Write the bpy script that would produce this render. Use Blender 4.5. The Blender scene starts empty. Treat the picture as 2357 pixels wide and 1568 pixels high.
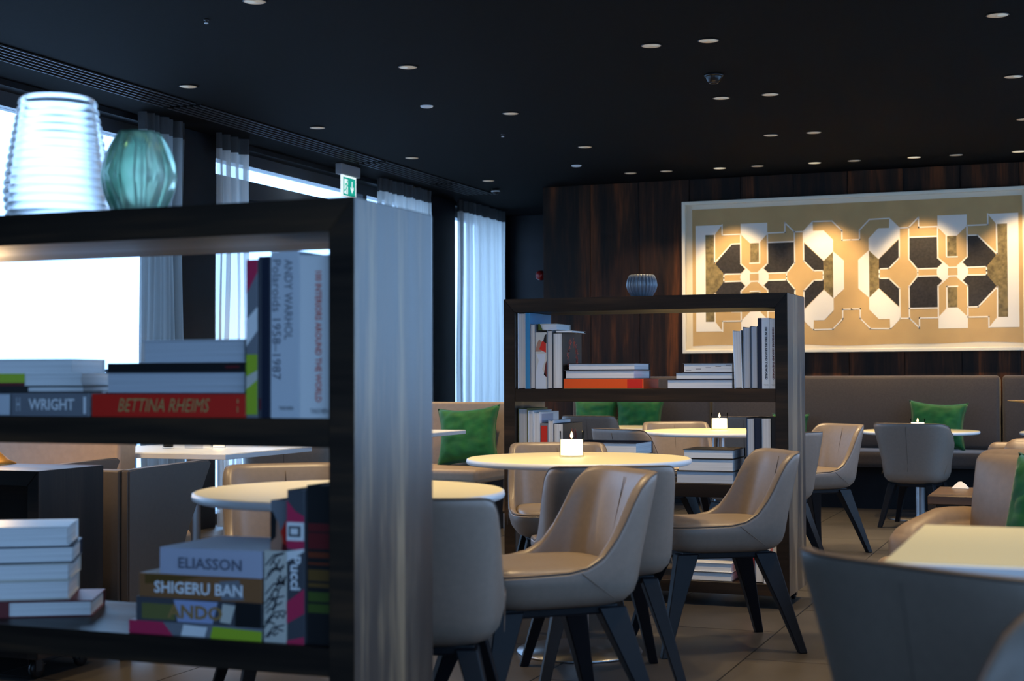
import bpy, bmesh, math, random
from mathutils import Vector, Matrix, noise
random.seed(7)
S = bpy.context.scene
COL = S.collection
R = math.radians

# ---------------------------------------------------------------- camera
cam_data = bpy.data.cameras.new('camera')
cam = bpy.data.objects.new('camera', cam_data); COL.objects.link(cam)
cam_data.sensor_width = 36.0
cam_data.lens = 36.0 * 3400.0 / 2357.0
cam.location = (0, 0, 1.04)
cam.rotation_mode = 'XYZ'
_m = Matrix.Rotation(R(21.4), 3, 'Z') @ Matrix.Rotation(math.pi/2 + math.atan(84/3400.0), 3, 'X') @ Matrix.Rotation(-0.0035, 3, 'Z')
cam.rotation_euler = _m.to_euler('XYZ')
cam_data.dof.use_dof = True
cam_data.dof.focus_distance = 7.2
cam_data.dof.aperture_fstop = 4.0
cam_data.clip_start = 0.05
S.camera = cam

# ---------------------------------------------------------------- sky, exposure
world = bpy.data.worlds.new('overcast_sky'); S.world = world
world.use_nodes = True
bg = world.node_tree.nodes['Background']
bg.inputs[0].default_value = (0.35, 0.60, 1.0, 1)
bg.inputs[1].default_value = 4.3
S.view_settings.view_transform = 'Standard'
S.view_settings.look = 'None'
S.view_settings.exposure = 0.0
S.view_settings.gamma = 1.0
S.view_settings.use_curve_mapping = False

def portal(loc, rot, sx, sy):
    l = bpy.data.lights.new('window_portal', 'AREA'); l.shape = 'RECTANGLE'; l.size = sx; l.size_y = sy
    l.cycles.is_portal = True
    o = bpy.data.objects.new('window_portal', l); COL.objects.link(o); o.location = loc; o.rotation_euler = rot
# daylight enters through the glass on the left and on the right of the room
portal((-5.95, 5.83, 1.36), (0, R(-90), 0), 2.7, 5.26)
portal((-5.95, 10.65, 1.36), (0, R(-90), 0), 2.7, 3.5)
portal((-5.95, 13.7, 1.36), (0, R(-90), 0), 2.7, 1.3)
for yc in (-1.3, 1.6, 5.3, 9.0, 11.4): portal((1.70, yc, 1.61), (0, R(90), 0), 1.95, 3.0 if 0 < yc < 11 else (2.6 if yc < 0 else 1.4))

portal((-0.6, -3.08, 1.75), (R(90), 0, 0), 3.6, 1.6)
LAMP_W = 165.0          # one recessed ceiling spot, watts
WARM = (1.0, 0.71, 0.36)

# ---------------------------------------------------------------- materials
MATS = {}
def new_mat(name):
    m = bpy.data.materials.new(name); m.use_nodes = True
    MATS[name] = m
    return m, m.node_tree.nodes, m.node_tree.links, m.node_tree.nodes['Principled BSDF']
def plain(name, col, rough=0.5, metal=0.0, var=0.0, scale=20.0, bump=0.0, sheen=0.0, spec=0.5, coat=0.0):
    m, n, l, p = new_mat(name)
    p.inputs['Base Color'].default_value = (*col, 1)
    p.inputs['Roughness'].default_value = rough
    p.inputs['Metallic'].default_value = metal
    p.inputs['Specular IOR Level'].default_value = spec
    if sheen: p.inputs['Sheen Weight'].default_value = sheen; p.inputs['Sheen Roughness'].default_value = 0.4
    if coat: p.inputs['Coat Weight'].default_value = coat; p.inputs['Coat Roughness'].default_value = 0.15
    if var or bump:
        tc = n.new('ShaderNodeTexCoord'); nz = n.new('ShaderNodeTexNoise')
        nz.inputs['Scale'].default_value = scale; nz.inputs['Detail'].default_value = 5
        l.new(tc.outputs['Object'], nz.inputs['Vector'])
        if var:
            cr = n.new('ShaderNodeValToRGB')
            cr.color_ramp.elements[0].position = 0.3; cr.color_ramp.elements[1].position = 0.7
            cr.color_ramp.elements[0].color = (*[c*(1-var) for c in col], 1)
            cr.color_ramp.elements[1].color = (*[min(1, c*(1+var)) for c in col], 1)
            l.new(nz.outputs['Fac'], cr.inputs['Fac']); l.new(cr.outputs['Color'], p.inputs['Base Color'])
        if bump:
            b = n.new('ShaderNodeBump'); b.inputs['Strength'].default_value = bump; b.inputs['Distance'].default_value = 0.002
            l.new(nz.outputs['Fac'], b.inputs['Height']); l.new(b.outputs['Normal'], p.inputs['Normal'])
    return m
def wood(name, dark, mid, light, axis='Z', rough=0.4, scale=6.0, contrast=(0.35, 0.55, 0.75), coat=0.0, stretch=0.06, spec=0.5):
    """stained timber with grain running along the given axis"""
    m, n, l, p = new_mat(name)
    tc = n.new('ShaderNodeTexCoord'); mp = n.new('ShaderNodeMapping')
    sc = [1.0, 1.0, 1.0]; sc['XYZ'.index(axis)] = stretch
    mp.inputs['Scale'].default_value = sc
    l.new(tc.outputs['Object'], mp.inputs['Vector'])
    oi = n.new('ShaderNodeObjectInfo'); ad = n.new('ShaderNodeVectorMath'); ad.operation = 'ADD'
    ml = n.new('ShaderNodeVectorMath'); ml.operation = 'SCALE'; ml.inputs[3].default_value = 9.0
    cb = n.new('ShaderNodeCombineXYZ')
    for i in range(3): l.new(oi.outputs['Random'], cb.inputs[i])
    l.new(cb.outputs[0], ml.inputs[0]); l.new(mp.outputs[0], ad.inputs[0]); l.new(ml.outputs[0], ad.inputs[1])
    n1 = n.new('ShaderNodeTexNoise'); n1.inputs['Scale'].default_value = scale; n1.inputs['Detail'].default_value = 6; n1.inputs['Distortion'].default_value = 0.6
    n2 = n.new('ShaderNodeTexNoise'); n2.inputs['Scale'].default_value = scale*9; n2.inputs['Detail'].default_value = 3
    l.new(ad.outputs[0], n1.inputs['Vector']); l.new(ad.outputs[0], n2.inputs['Vector'])
    mx = n.new('ShaderNodeMath'); mx.operation = 'MULTIPLY_ADD'; mx.inputs[1].default_value = 0.35
    sb = n.new('ShaderNodeMath'); sb.operation = 'SUBTRACT'; sb.inputs[1].default_value = 0.5
    l.new(n2.outputs['Fac'], sb.inputs[0]); l.new(sb.outputs[0], mx.inputs[0]); l.new(n1.outputs['Fac'], mx.inputs[2])
    cr = n.new('ShaderNodeValToRGB'); e = cr.color_ramp.elements
    e[0].position = contrast[0]; e[0].color = (*dark, 1)
    e[1].position = contrast[2]; e[1].color = (*light, 1)
    k = e.new(contrast[1]); k.color = (*mid, 1)
    l.new(mx.outputs[0], cr.inputs['Fac']); l.new(cr.outputs['Color'], p.inputs['Base Color'])
    rr = n.new('ShaderNodeMapRange'); rr.inputs[1].default_value = 0.3; rr.inputs[2].default_value = 0.75
    rr.inputs[3].default_value = rough*0.85; rr.inputs[4].default_value = min(1, rough*1.3)
    l.new(mx.outputs[0], rr.inputs[0]); l.new(rr.outputs[0], p.inputs['Roughness'])
    b = n.new('ShaderNodeBump'); b.inputs['Strength'].default_value = 0.15; b.inputs['Distance'].default_value = 0.001
    l.new(mx.outputs[0], b.inputs['Height']); l.new(b.outputs['Normal'], p.inputs['Normal'])
    p.inputs['Specular IOR Level'].default_value = spec
    if coat: p.inputs['Coat Weight'].default_value = coat; p.inputs['Coat Roughness'].default_value = 0.28
    return m
def emit(name, col, strength):
    m, n, l, p = new_mat(name)
    p.inputs['Base Color'].default_value = (*col, 1)
    p.inputs['Emission Color'].default_value = (*col, 1); p.inputs['Emission Strength'].default_value = strength
    return m
def clear(name, tint=(1, 1, 1), gloss=0.08, rough=0.02, spec_tint=(1, 1, 1), base=None):
    """thin clear glass: straight-through transmission with a mirror film"""
    m, n, l, p = new_mat(name); n.remove(p)
    out = n['Material Output']
    tr = n.new('ShaderNodeBsdfTransparent'); tr.inputs[0].default_value = (*tint, 1)
    gl = n.new('ShaderNodeBsdfGlossy'); gl.inputs['Roughness'].default_value = rough; gl.inputs[0].default_value = (*spec_tint, 1)
    fr = n.new('ShaderNodeLayerWeight'); fr.inputs[0].default_value = gloss
    mx = n.new('ShaderNodeMixShader')
    l.new(fr.outputs['Fresnel'], mx.inputs[0]); l.new(tr.outputs[0], mx.inputs[1]); l.new(gl.outputs[0], mx.inputs[2])
    l.new(mx.outputs[0], out.inputs[0])
    return m
def sheer(name, col, through, trans):
    """woven voile: part holes, part translucent thread"""
    m, n, l, p = new_mat(name); n.remove(p)
    out = n['Material Output']
    df = n.new('ShaderNodeBsdfDiffuse'); df.inputs[0].default_value = (*col, 1)
    tl = n.new('ShaderNodeBsdfTranslucent'); tl.inputs[0].default_value = (*col, 1)
    tr = n.new('ShaderNodeBsdfTransparent')
    a = n.new('ShaderNodeMixShader'); a.inputs[0].default_value = trans
    l.new(df.outputs[0], a.inputs[1]); l.new(tl.outputs[0], a.inputs[2])
    tc = n.new('ShaderNodeTexCoord'); mp = n.new('ShaderNodeMapping'); mp.inputs['Scale'].default_value = (1, 1, 0.02)
    nz = n.new('ShaderNodeTexNoise'); nz.inputs['Scale'].default_value = 60
    l.new(tc.outputs['Object'], mp.inputs[0]); l.new(mp.outputs[0], nz.inputs['Vector'])
    mr = n.new('ShaderNodeMapRange'); mr.inputs[3].default_value = max(0, through-0.1); mr.inputs[4].default_value = through+0.1
    l.new(nz.outputs['Fac'], mr.inputs[0])
    b = n.new('ShaderNodeMixShader'); l.new(mr.outputs[0], b.inputs[0])
    l.new(a.outputs[0], b.inputs[1]); l.new(tr.outputs[0], b.inputs[2]); l.new(b.outputs[0], out.inputs[0])
    return m

plain('ceiling_black', (0.0040, 0.0038, 0.0036), 0.85, var=0.15, scale=40, spec=0.08)
plain('wall_black', (0.008, 0.009, 0.012), 0.6, var=0.15, scale=8, spec=0.25)
plain('frame_metal', (0.05, 0.055, 0.065), 0.35, spec=0.6)
plain('grille_metal', (0.06, 0.06, 0.065), 0.45, metal=0.5)
plain('grille_dark', (0.003, 0.003, 0.0035), 0.9, spec=0.05)
plain('grout', (0.05, 0.045, 0.04), 0.8)
plain('floor_tile', (0.050, 0.045, 0.042), 0.42, var=0.16, scale=5, bump=0.05)
plain('snow', (0.78, 0.79, 0.80), 0.9)
plain('terrace', (0.6, 0.63, 0.68), 0.7)
plain('railing_metal', (0.10, 0.12, 0.15), 0.5)
wood('wall_panel', (0.009, 0.006, 0.005), (0.032, 0.014, 0.007), (0.17, 0.05, 0.014), 'Z', 0.55, 7.0, (0.36, 0.54, 0.80), stretch=0.07, spec=0.2)
wood('wood_case_z', (0.014, 0.011, 0.010), (0.028, 0.020, 0.016), (0.06, 0.04, 0.028), 'Z', 0.45, 14.0, (0.33, 0.52, 0.80), coat=0.2, spec=0.2)
wood('wood_case_x', (0.012, 0.009, 0.008), (0.026, 0.018, 0.013), (0.085, 0.045, 0.022), 'X', 0.45, 7.0, (0.33, 0.52, 0.80), coat=0.08, spec=0.15)
wood('wood_end', (0.020, 0.015, 0.013), (0.055, 0.040, 0.028), (0.26, 0.18, 0.10), 'Z', 0.40, 11.0, (0.36, 0.52, 0.68), coat=0.9, stretch=0.06)
wood('wood_side', (0.05, 0.026, 0.014), (0.10, 0.052, 0.026), (0.17, 0.09, 0.045), 'X', 0.4, 8.0, coat=0.2)
plain('leather', (0.215, 0.172, 0.140), 0.40, var=0.05, scale=60, bump=0.06, spec=0.5)
plain('leather_dark', (0.105, 0.086, 0.074), 0.45, var=0.05, scale=60, bump=0.06)
plain('leather_tan', (0.36, 0.255, 0.175), 0.45, var=0.06, scale=40, bump=0.06, spec=0.45)
plain('seam_dark', (0.10, 0.075, 0.058), 0.6)
plain('leg_black', (0.004, 0.0045, 0.007), 0.5, var=0.1, scale=30, spec=0.22)
plain('fabric_taupe', (0.062, 0.048, 0.042), 0.85, var=0.12, scale=90, bump=0.15, sheen=0.3)
plain('velvet_green', (0.006, 0.105, 0.022), 0.65, var=0.25, scale=14, bump=0.1, sheen=0.25, spec=0.3)
plain('table_cream', (0.85, 0.755, 0.45), 0.45)
plain('table_white', (0.82, 0.82, 0.78), 0.4)
plain('table_edge', (0.72, 0.74, 0.76), 0.4)
plain('steel', (0.45, 0.46, 0.48), 0.28, metal=1.0)
plain('plastic_black', (0.008, 0.008, 0.009), 0.35)
plain('plastic_grey', (0.30, 0.31, 0.33), 0.5)
plain('white_paint', (0.8, 0.8, 0.8), 0.5)
plain('frame_cream', (0.80, 0.73, 0.58), 0.5)
plain('paper_tan', (0.56, 0.37, 0.16), 0.75, var=0.08, scale=5, bump=0.1)
plain('art_white', (0.86, 0.82, 0.74), 0.7)
plain('art_black', (0.022, 0.018, 0.015), 0.55, var=0.5, scale=50)
plain('art_gold', (0.20, 0.15, 0.06), 0.5, var=0.45, scale=30)
def page_mat(name, col, axis):
    m, n, l, p = new_mat(name); p.inputs['Roughness'].default_value = 0.75
    tc = n.new('ShaderNodeTexCoord'); mp = n.new('ShaderNodeMapping'); sc = [1.5, 1.5, 1.5]; sc['XYZ'.index(axis)] = 420.0
    mp.inputs['Scale'].default_value = sc; nz = n.new('ShaderNodeTexNoise'); nz.inputs['Scale'].default_value = 1.0; nz.inputs['Detail'].default_value = 3
    cr = n.new('ShaderNodeValToRGB'); cr.color_ramp.elements[0].position = 0.3; cr.color_ramp.elements[1].position = 0.6
    cr.color_ramp.elements[0].color = (*[c*0.78 for c in col], 1); cr.color_ramp.elements[1].color = (*col, 1)
    l.new(tc.outputs['Object'], mp.inputs[0]); l.new(mp.outputs[0], nz.inputs['Vector']); l.new(nz.outputs['Fac'], cr.inputs[0]); l.new(cr.outputs[0], p.inputs['Base Color'])
for _ax, _sf in (('Z', ''), ('X', '_up')):
    page_mat('page_white'+_sf, (0.80, 0.81, 0.82), _ax); page_mat('page_blue'+_sf, (0.58, 0.62, 0.68), _ax)
for nm, c in dict(bk_white=(0.86, 0.87, 0.88), bk_pale=(0.64, 0.68, 0.74), bk_navy=(0.012, 0.018, 0.04), bk_black=(0.012, 0.012, 0.014),
                  bk_red=(0.66, 0.024, 0.014), bk_orange=(0.85, 0.10, 0.012), bk_blue=(0.03, 0.26, 0.50), bk_green=(0.36, 0.52, 0.03),
                  bk_grey=(0.20, 0.21, 0.24), bk_dgrey=(0.07, 0.075, 0.09), bk_lav=(0.46, 0.48, 0.60), bk_brown=(0.26, 0.115, 0.045),
                  bk_cream=(0.62, 0.60, 0.54), bk_pink=(0.55, 0.03, 0.10), bk_olive=(0.16, 0.16, 0.05), bk_skin=(0.42, 0.22, 0.15),
                  bk_maroon=(0.13, 0.012, 0.015), bk_amber=(0.13, 0.07, 0.016), bk_leafgreen=(0.06, 0.10, 0.016), bk_rust=(0.16, 0.03, 0.010), bk_sky=(0.35, 0.42, 0.66),
                  ink_dark=(0.05, 0.055, 0.07), ink_gold=(0.42, 0.33, 0.12), ink_red=(0.65, 0.09, 0.05), ink_white=(0.85, 0.87, 0.9),
                  ink_bronze=(0.34, 0.20, 0.07), ink_grey=(0.12, 0.13, 0.18)).items():
    plain(nm, c, 0.42, spec=0.4)
clear('window_glass', (0.97, 0.99, 1.0), 0.06)
clear('art_glass', (0.98, 0.98, 0.98), 0.05, 0.05)
clear('cup_glass', (0.96, 0.97, 0.98), 0.025)
sheer('voile', (0.88, 0.86, 0.82), 0.36, 0.7)
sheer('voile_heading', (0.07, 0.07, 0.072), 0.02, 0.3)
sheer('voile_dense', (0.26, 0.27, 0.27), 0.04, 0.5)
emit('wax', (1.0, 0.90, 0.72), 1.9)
emit('flame', (1.0, 0.62, 0.22), 14.0)
emit('lamp_disc', (0.9, 0.68, 0.45), 0.12)
emit('lamp_disc_bright', (1.0, 0.82, 0.55), 0.55)
emit('lamp_diffuser', (1.0, 0.84, 0.60), 5.0)
emit('sign_green', (0.015, 0.42, 0.30), 0.75)
emit('sign_white', (0.85, 0.95, 0.95), 0.9)
plain('speaker_white', (0.75, 0.78, 0.80), 0.6)
plain('can_cream', (0.55, 0.45, 0.33), 0.35)
plain('brass', (0.62, 0.36, 0.12), 0.32, metal=0.9)
plain('bell_red', (0.22, 0.008, 0.008), 0.25)
plain('bowl_glaze', (0.15, 0.18, 0.22), 0.25, var=0.2, scale=25)
# translucent white glass of the large vase
_m2, _n, _l, _p = new_mat('opal_glass')
_p.inputs['Base Color'].default_value = (1.0, 1.0, 1.0, 1); _p.inputs['Roughness'].default_value = 0.30
_p.inputs['Transmission Weight'].default_value = 0.95; _p.inputs['IOR'].default_value = 1.10
# streaky celadon glass of the lobed vase
_m3, _n, _l, _p = new_mat('celadon_glass')
_tc = _n.new('ShaderNodeTexCoord'); _mp = _n.new('ShaderNodeMapping'); _mp.inputs['Scale'].default_value = (1, 1, 0.35)
_nz = _n.new('ShaderNodeTexNoise'); _nz.inputs['Scale'].default_value = 14; _cr = _n.new('ShaderNodeValToRGB')
_cr.color_ramp.elements[0].position = 0.35; _cr.color_ramp.elements[0].color = (0.26, 0.58, 0.44, 1)
_cr.color_ramp.elements[1].position = 0.66; _cr.color_ramp.elements[1].color = (0.80, 0.97, 0.82, 1)
_e = _cr.color_ramp.elements.new(0.75); _e.color = (0.9, 0.78, 0.5, 1)
_l.new(_tc.outputs['Object'], _mp.inputs[0]); _l.new(_mp.outputs[0], _nz.inputs['Vector']); _l.new(_nz.outputs['Fac'], _cr.inputs[0]); _l.new(_cr.outputs[0], _p.inputs['Base Color'])
_p.inputs['Roughness'].default_value = 0.12
_p.inputs['Transmission Weight'].default_value = 0.7; _p.inputs['IOR'].default_value = 1.25

# ---------------------------------------------------------------- builders
def mesh_object(name, bm, mat, parent=None, smooth=False, loc=None):
    me = bpy.data.meshes.new(name)
    bmesh.ops.recalc_face_normals(bm, faces=bm.faces)
    bm.to_mesh(me); bm.free()
    if smooth:
        for p in me.polygons: p.use_smooth = True
    if mat: me.materials.append(MATS[mat])
    o = bpy.data.objects.new(name, me); COL.objects.link(o)
    if parent: o.parent = parent
    if loc: o.location = loc
    return o
def thing(name, label, cat, loc=(0, 0, 0), rotz=0.0, group=None):
    o = bpy.data.objects.new(name, None); COL.objects.link(o); o.empty_display_size = 0.1
    o.location = loc; o.rotation_euler = (0, 0, rotz); o['label'] = label; o['category'] = cat
    if group: o['group'] = group
    return o
def tag(o, label, cat, group=None):
    o['label'] = label; o['category'] = cat
    if group: o['group'] = group
    return o
def struct(o): o['kind'] = 'structure'; return o
def dup(root, loc, rotz, label, group=None, scale=None):
    r = root.copy(); COL.objects.link(r); r.location = loc; r.rotation_euler = (0, 0, rotz); r['label'] = label
    if group: r['group'] = group
    if scale: r.scale = scale
    for ch in list(root.children):
        c = ch.copy(); COL.objects.link(c); c.parent = r
        for g in list(ch.children):
            d = g.copy(); COL.objects.link(d); d.parent = c
    return r
def box(bm, x0, x1, y0, y1, z0, z1, bev=0.0, seg=2):
    vs = [bm.verts.new((x, y, z)) for x in (x0, x1) for y in (y0, y1) for z in (z0, z1)]
    q = lambda *i: bm.faces.new([vs[k] for k in i])
    fs = [q(0, 1, 3, 2), q(4, 6, 7, 5), q(0, 4, 5, 1), q(2, 3, 7, 6), q(0, 2, 6, 4), q(1, 5, 7, 3)]
    if bev:
        es = list({e for f in fs for e in f.edges})
        bmesh.ops.bevel(bm, geom=es, offset=bev, segments=seg, affect='EDGES', profile=0.6)
    return bm
def newbox(name, mat, parent, x0, x1, y0, y1, z0, z1, bev=0.0, seg=2, smooth=False):
    bm = bmesh.new(); box(bm, x0, x1, y0, y1, z0, z1, bev, seg)
    return mesh_object(name, bm, mat, parent, smooth)
def prism(bm, pts, axis, a0, a1, bev=0.0):
    """2-D outline pushed along an axis; pts are the two other axes in order"""
    def mk(p, a):
        return {'X': (a, p[0], p[1]), 'Y': (p[0], a, p[1]), 'Z': (p[0], p[1], a)}[axis]
    A = [bm.verts.new(mk(p, a0)) for p in pts]; B = [bm.verts.new(mk(p, a1)) for p in pts]
    n = len(pts); fs = [bm.faces.new(A), bm.faces.new(B[::-1])]
    for i in range(n): fs.append(bm.faces.new((A[i], A[(i+1) % n], B[(i+1) % n], B[i])))
    if bev:
        es = list({e for f in fs for e in f.edges})
        bmesh.ops.bevel(bm, geom=es, offset=bev, segments=2, affect='EDGES')
    return bm
def lathe(bm, prof, n=32, lobes=0, depth=0.0, center=(0, 0), cap=True):
    rings = []
    for (r, z) in prof:
        ring = []
        for i in range(n):
            a = 2*math.pi*i/n
            rr = r*(1 + depth*(abs(math.sin(lobes*a/2))-0.6)) if lobes else r
            ring.append(bm.verts.new((center[0]+rr*math.cos(a), center[1]+rr*math.sin(a), z)))
        rings.append(ring)
    for k in range(len(rings)-1):
        for i in range(n):
            bm.faces.new((rings[k][i], rings[k][(i+1) % n], rings[k+1][(i+1) % n], rings[k+1][i]))
    if cap:
        if prof[0][0] > 1e-4: bm.faces.new(rings[0][::-1])
        if prof[-1][0] > 1e-4: bm.faces.new(rings[-1])
    return bm
def tube(bm, pts, r, n=6, closed=False):
    pts = [Vector(p) for p in pts]; rings = []; N = len(pts)
    for i, p in enumerate(pts):
        a = pts[i-1] if (i > 0 or closed) else p; b = pts[(i+1) % N] if (i < N-1 or closed) else p
        d = (b-a).normalized(); up = Vector((0, 0, 1)) if abs(d.z) < 0.9 else Vector((1, 0, 0))
        u = d.cross(up).normalized(); v = d.cross(u)
        rings.append([bm.verts.new(p + r*(math.cos(2*math.pi*k/n)*u + math.sin(2*math.pi*k/n)*v)) for k in range(n)])
    for i in range(N if closed else N-1):
        A, B = rings[i], rings[(i+1) % N]
        for k in range(n): bm.faces.new((A[k], A[(k+1) % n], B[(k+1) % n], B[k]))
    if not closed: bm.faces.new(rings[0][::-1]); bm.faces.new(rings[-1])
    return bm
def softbox(bm, hx, hy, hz, r, bulge=(0, 0, 0), n=10, M=None):
    """upholstered block: rounded box with crowned faces, centred on the origin"""
    h = (hx, hy, hz); cache = {}
    def pt(q):
        key = tuple(round(c, 5) for c in q)
        if key in cache: return cache[key]
        P = [q[i]*h[i] for i in range(3)]
        inn = [max(-(h[i]-r), min(h[i]-r, P[i])) for i in range(3)]
        d = Vector([P[i]-inn[i] for i in range(3)])
        v = Vector(inn) + (d.normalized()*r if d.length > 1e-9 else d)
        for i in range(3):
            j, k = (i+1) % 3, (i+2) % 3
            v[i] += bulge[i]*q[i]*(1-q[j]**2)*(1-q[k]**2)
        if M is not None: v = M @ v
        cache[key] = bm.verts.new(v); return cache[key]
    # finer sampling near edges so that the rounding is resolved
    def samples(i):
        e = r/h[i]; s = [-1+2*k/n*0 for k in range(0)]
        core = [-(1-e)+2*(1-e)*k/n for k in range(n+1)]
        edge = [-1, -1+0.12*e, -1+0.35*e, -1+0.65*e]
        return edge + core + [-v for v in edge[::-1]]
    for ax in range(3):
        j, k = (ax+1) % 3, (ax+2) % 3; sj, sk = samples(j), samples(k)
        for sgn in (-1, 1):
            for a in range(len(sj)-1):
                for b in range(len(sk)-1):
                    quad = []
                    for (u, w) in ((sj[a], sk[b]), (sj[a+1], sk[b]), (sj[a+1], sk[b+1]), (sj[a], sk[b+1])):
                        q = [0, 0, 0]; q[ax] = sgn; q[j] = u; q[k] = w; quad.append(pt(q))
                    vs = []
                    for v in quad:
                        if v not in vs: vs.append(v)
                    if len(vs) >= 3:
                        try: bm.faces.new(vs)
                        except ValueError: pass
    return bm
def soft(name, mat, parent, cx, cy, cz, hx, hy, hz, r, bulge=(0, 0, 0), n=6, tilt=0.0):
    bm = bmesh.new()
    softbox(bm, hx, hy, hz, r, bulge, n, Matrix.Translation((cx, cy, cz)) @ Matrix.Rotation(tilt, 4, 'X'))
    return mesh_object(name, bm, mat, parent, True)

# text as flat mesh lettering
def letters(parent, text, mat, origin, ux, uy, width=None, height=None, name='lettering', bold=0.0, shear=0.0):
    """text laid in the plane spanned by ux, uy; centred on origin, scaled to width/height"""
    cu = bpy.data.curves.new(name, 'FONT'); cu.body = text; cu.resolution_u = 2; cu.shear = shear
    if bold: cu.offset = bold
    ob = bpy.data.objects.new(name, cu)
    me = bpy.data.meshes.new_from_object(ob)
    bpy.data.objects.remove(ob); bpy.data.curves.remove(cu)
    xs = [v.co.x for v in me.vertices]; ys = [v.co.y for v in me.vertices]
    x0, x1, y0, y1 = min(xs), max(xs), min(ys), max(ys)
    sx = (width/(x1-x0)) if width else None; sy = (height/(y1-y0)) if height else None
    sx = sx or sy; sy = sy or sx
    O, U, V = Vector(origin), Vector(ux), Vector(uy)
    for v in me.vertices:
        v.co = O + U*((v.co.x-(x0+x1)/2)*sx) + V*((v.co.y-(y0+y1)/2)*sy)
    me.materials.append(MATS[mat])
    o = bpy.data.objects.new(name, me); COL.objects.link(o); o.parent = parent
    return o
def flat_poly(parent, name, mat, pts, th=None):
    bm = bmesh.new(); vs = [bm.verts.new(p) for p in pts]; bm.faces.new(vs); bm.normal_update()
    bmesh.ops.triangulate(bm, faces=bm.faces[:])
    return mesh_object(name, bm, mat, parent)
def ribbon(bm, pts, w, to3):
    """flat brush line through 2-D points"""
    P = [Vector(p) for p in pts]
    for i in range(len(P)-1):
        d = (P[i+1]-P[i])
        if d.length < 1e-6: continue
        d.normalize(); nrm = Vector((-d.y, d.x))*w/2; e = d*w/2
        q = [P[i]-e+nrm, P[i]-e-nrm, P[i+1]+e-nrm, P[i+1]+e+nrm]
        bm.faces.new([bm.verts.new(to3(a)) for a in q])

# ================================================================ THE ROOM
ZC = 2.74
floor = struct(newbox('floor', 'grout', None, -6.0, 1.72, -3.0, 14.6, -0.10, -0.006))
tile_bm = bmesh.new(); box(tile_bm, -0.297, 0.297, -0.597, 0.597, -0.006, 0.0)
tile0 = mesh_object('floor_tile', tile_bm, 'floor_tile', floor)
first = True
for i in range(12):
    for j in range(15):
        x, y = -5.7+0.6*i, -2.4+1.2*j+(0.6 if i % 2 else 0.0)
        if y > 14.1: continue
        t = tile0 if first else tile0.copy()
        if not first: COL.objects.link(t); t.parent = floor
        first = False; t.location = (x, y, 0)
ceiling = struct(newbox('ceiling', 'ceiling_black', None, -6.0, 1.72, -3.0, 14.6, ZC, ZC+0.12))
wb = struct(newbox('wall_back', 'wall_black', None, -4.55, 1.72, 12.40, 12.52, 0, ZC))
pan_bm = bmesh.new(); box(pan_bm, 0.002, 0.446, 12.372, 12.40, 0.02, ZC-0.005, 0.002, 1)
pan0 = mesh_object('panel', pan_bm, 'wall_panel', wb)
for i in range(14):
    p = pan0 if i == 0 else pan0.copy()
    if i: COL.objects.link(p); p.parent = wb
    p.location = (-4.548+0.448*i, -0.003*((i*7) % 3), 0)
struct(newbox('wall_return', 'wall_black', None, -4.55, -4.45, 12.52, 14.5, 0, ZC))
struct(newbox('wall_recess', 'wall_black', None, -6.0, -4.45, 14.5, 14.6, 0, ZC))
bm = bmesh.new()                                         # wall behind the viewpoint with one wide window
box(bm, -6.0, 1.72, -3.1, -3.0, 0, 0.9); box(bm, -6.0, 1.72, -3.1, -3.0, 2.6, ZC)
box(bm, -6.0, -2.5, -3.1, -3.0, 0.9, 2.6); box(bm, 1.3, 1.72, -3.1, -3.0, 0.9, 2.6)
struct(mesh_object('wall_front', bm, 'wall_black'))
bm = bmesh.new()
box(bm, -2.5, 1.3, -3.09, -3.03, 0.9, 0.96); box(bm, -2.5, 1.3, -3.09, -3.03, 2.54, 2.6)
for x in (-2.47, -0.6, 1.27): box(bm, x-0.03, x+0.03, -3.09, -3.03, 0.96, 2.54)
w = struct(mesh_object('window_9', bm, 'frame_metal'))
for a, b in ((-2.44, -0.63), (-0.57, 1.24)): newbox('pane', 'window_glass', w, a, b, -3.065, -3.057, 0.96, 2.54)
bm = bmesh.new()                                         # window side: head beam and piers
box(bm, -6.0, -5.72, -3.0, 14.5, 2.705, ZC)
for y0, y1 in ((-3.0, 3.2), (8.42, 8.86), (12.42, 13.05), (14.36, 14.5)): box(bm, -6.0, -5.70, y0, y1, 0, 2.705)
struct(mesh_object('wall_left', bm, 'wall_black'))
bm = bmesh.new()                                         # right side, out of frame, with its own windows
box(bm, 1.6, 1.72, -3.0, 12.4, 0, 0.62); box(bm, 1.6, 1.72, -3.0, 12.4, 2.6, ZC)
for y0, y1 in ((-3.0, -2.6), (0.0, 0.1), (3.1, 3.8), (6.8, 7.5), (10.5, 10.7), (12.1, 12.4)): box(bm, 1.6, 1.72, y0, y1, 0.62, 2.6)
struct(mesh_object('wall_right', bm, 'wall_black'))

def window_left(n, y0, y1, mullions):
    bm = bmesh.new(); xa, xb = -5.95, -5.84
    box(bm, xa, xb, y0, y1, 2.62, 2.705); box(bm, xa, xb, y0, y1, 0.0, 0.07)
    for y in mullions: box(bm, xa, xb, y-0.035, y+0.035, 0.07, 2.62)
    w = struct(mesh_object('window_%d' % n, bm, 'frame_metal'))
    ms = sorted(mullions)
    for a, b in zip(ms[:-1], ms[1:]):
        newbox('pane', 'window_glass', w, -5.90, -5.892, a+0.035, b-0.035, 0.07, 2.62)
    return w
window_left(1, 3.2, 8.42, [3.24, 5.8, 8.38])
w2 = window_left(2, 8.86, 12.42, [8.90, 11.42, 12.38])
window_left(3, 13.05, 14.36, [13.09, 14.32])
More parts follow.
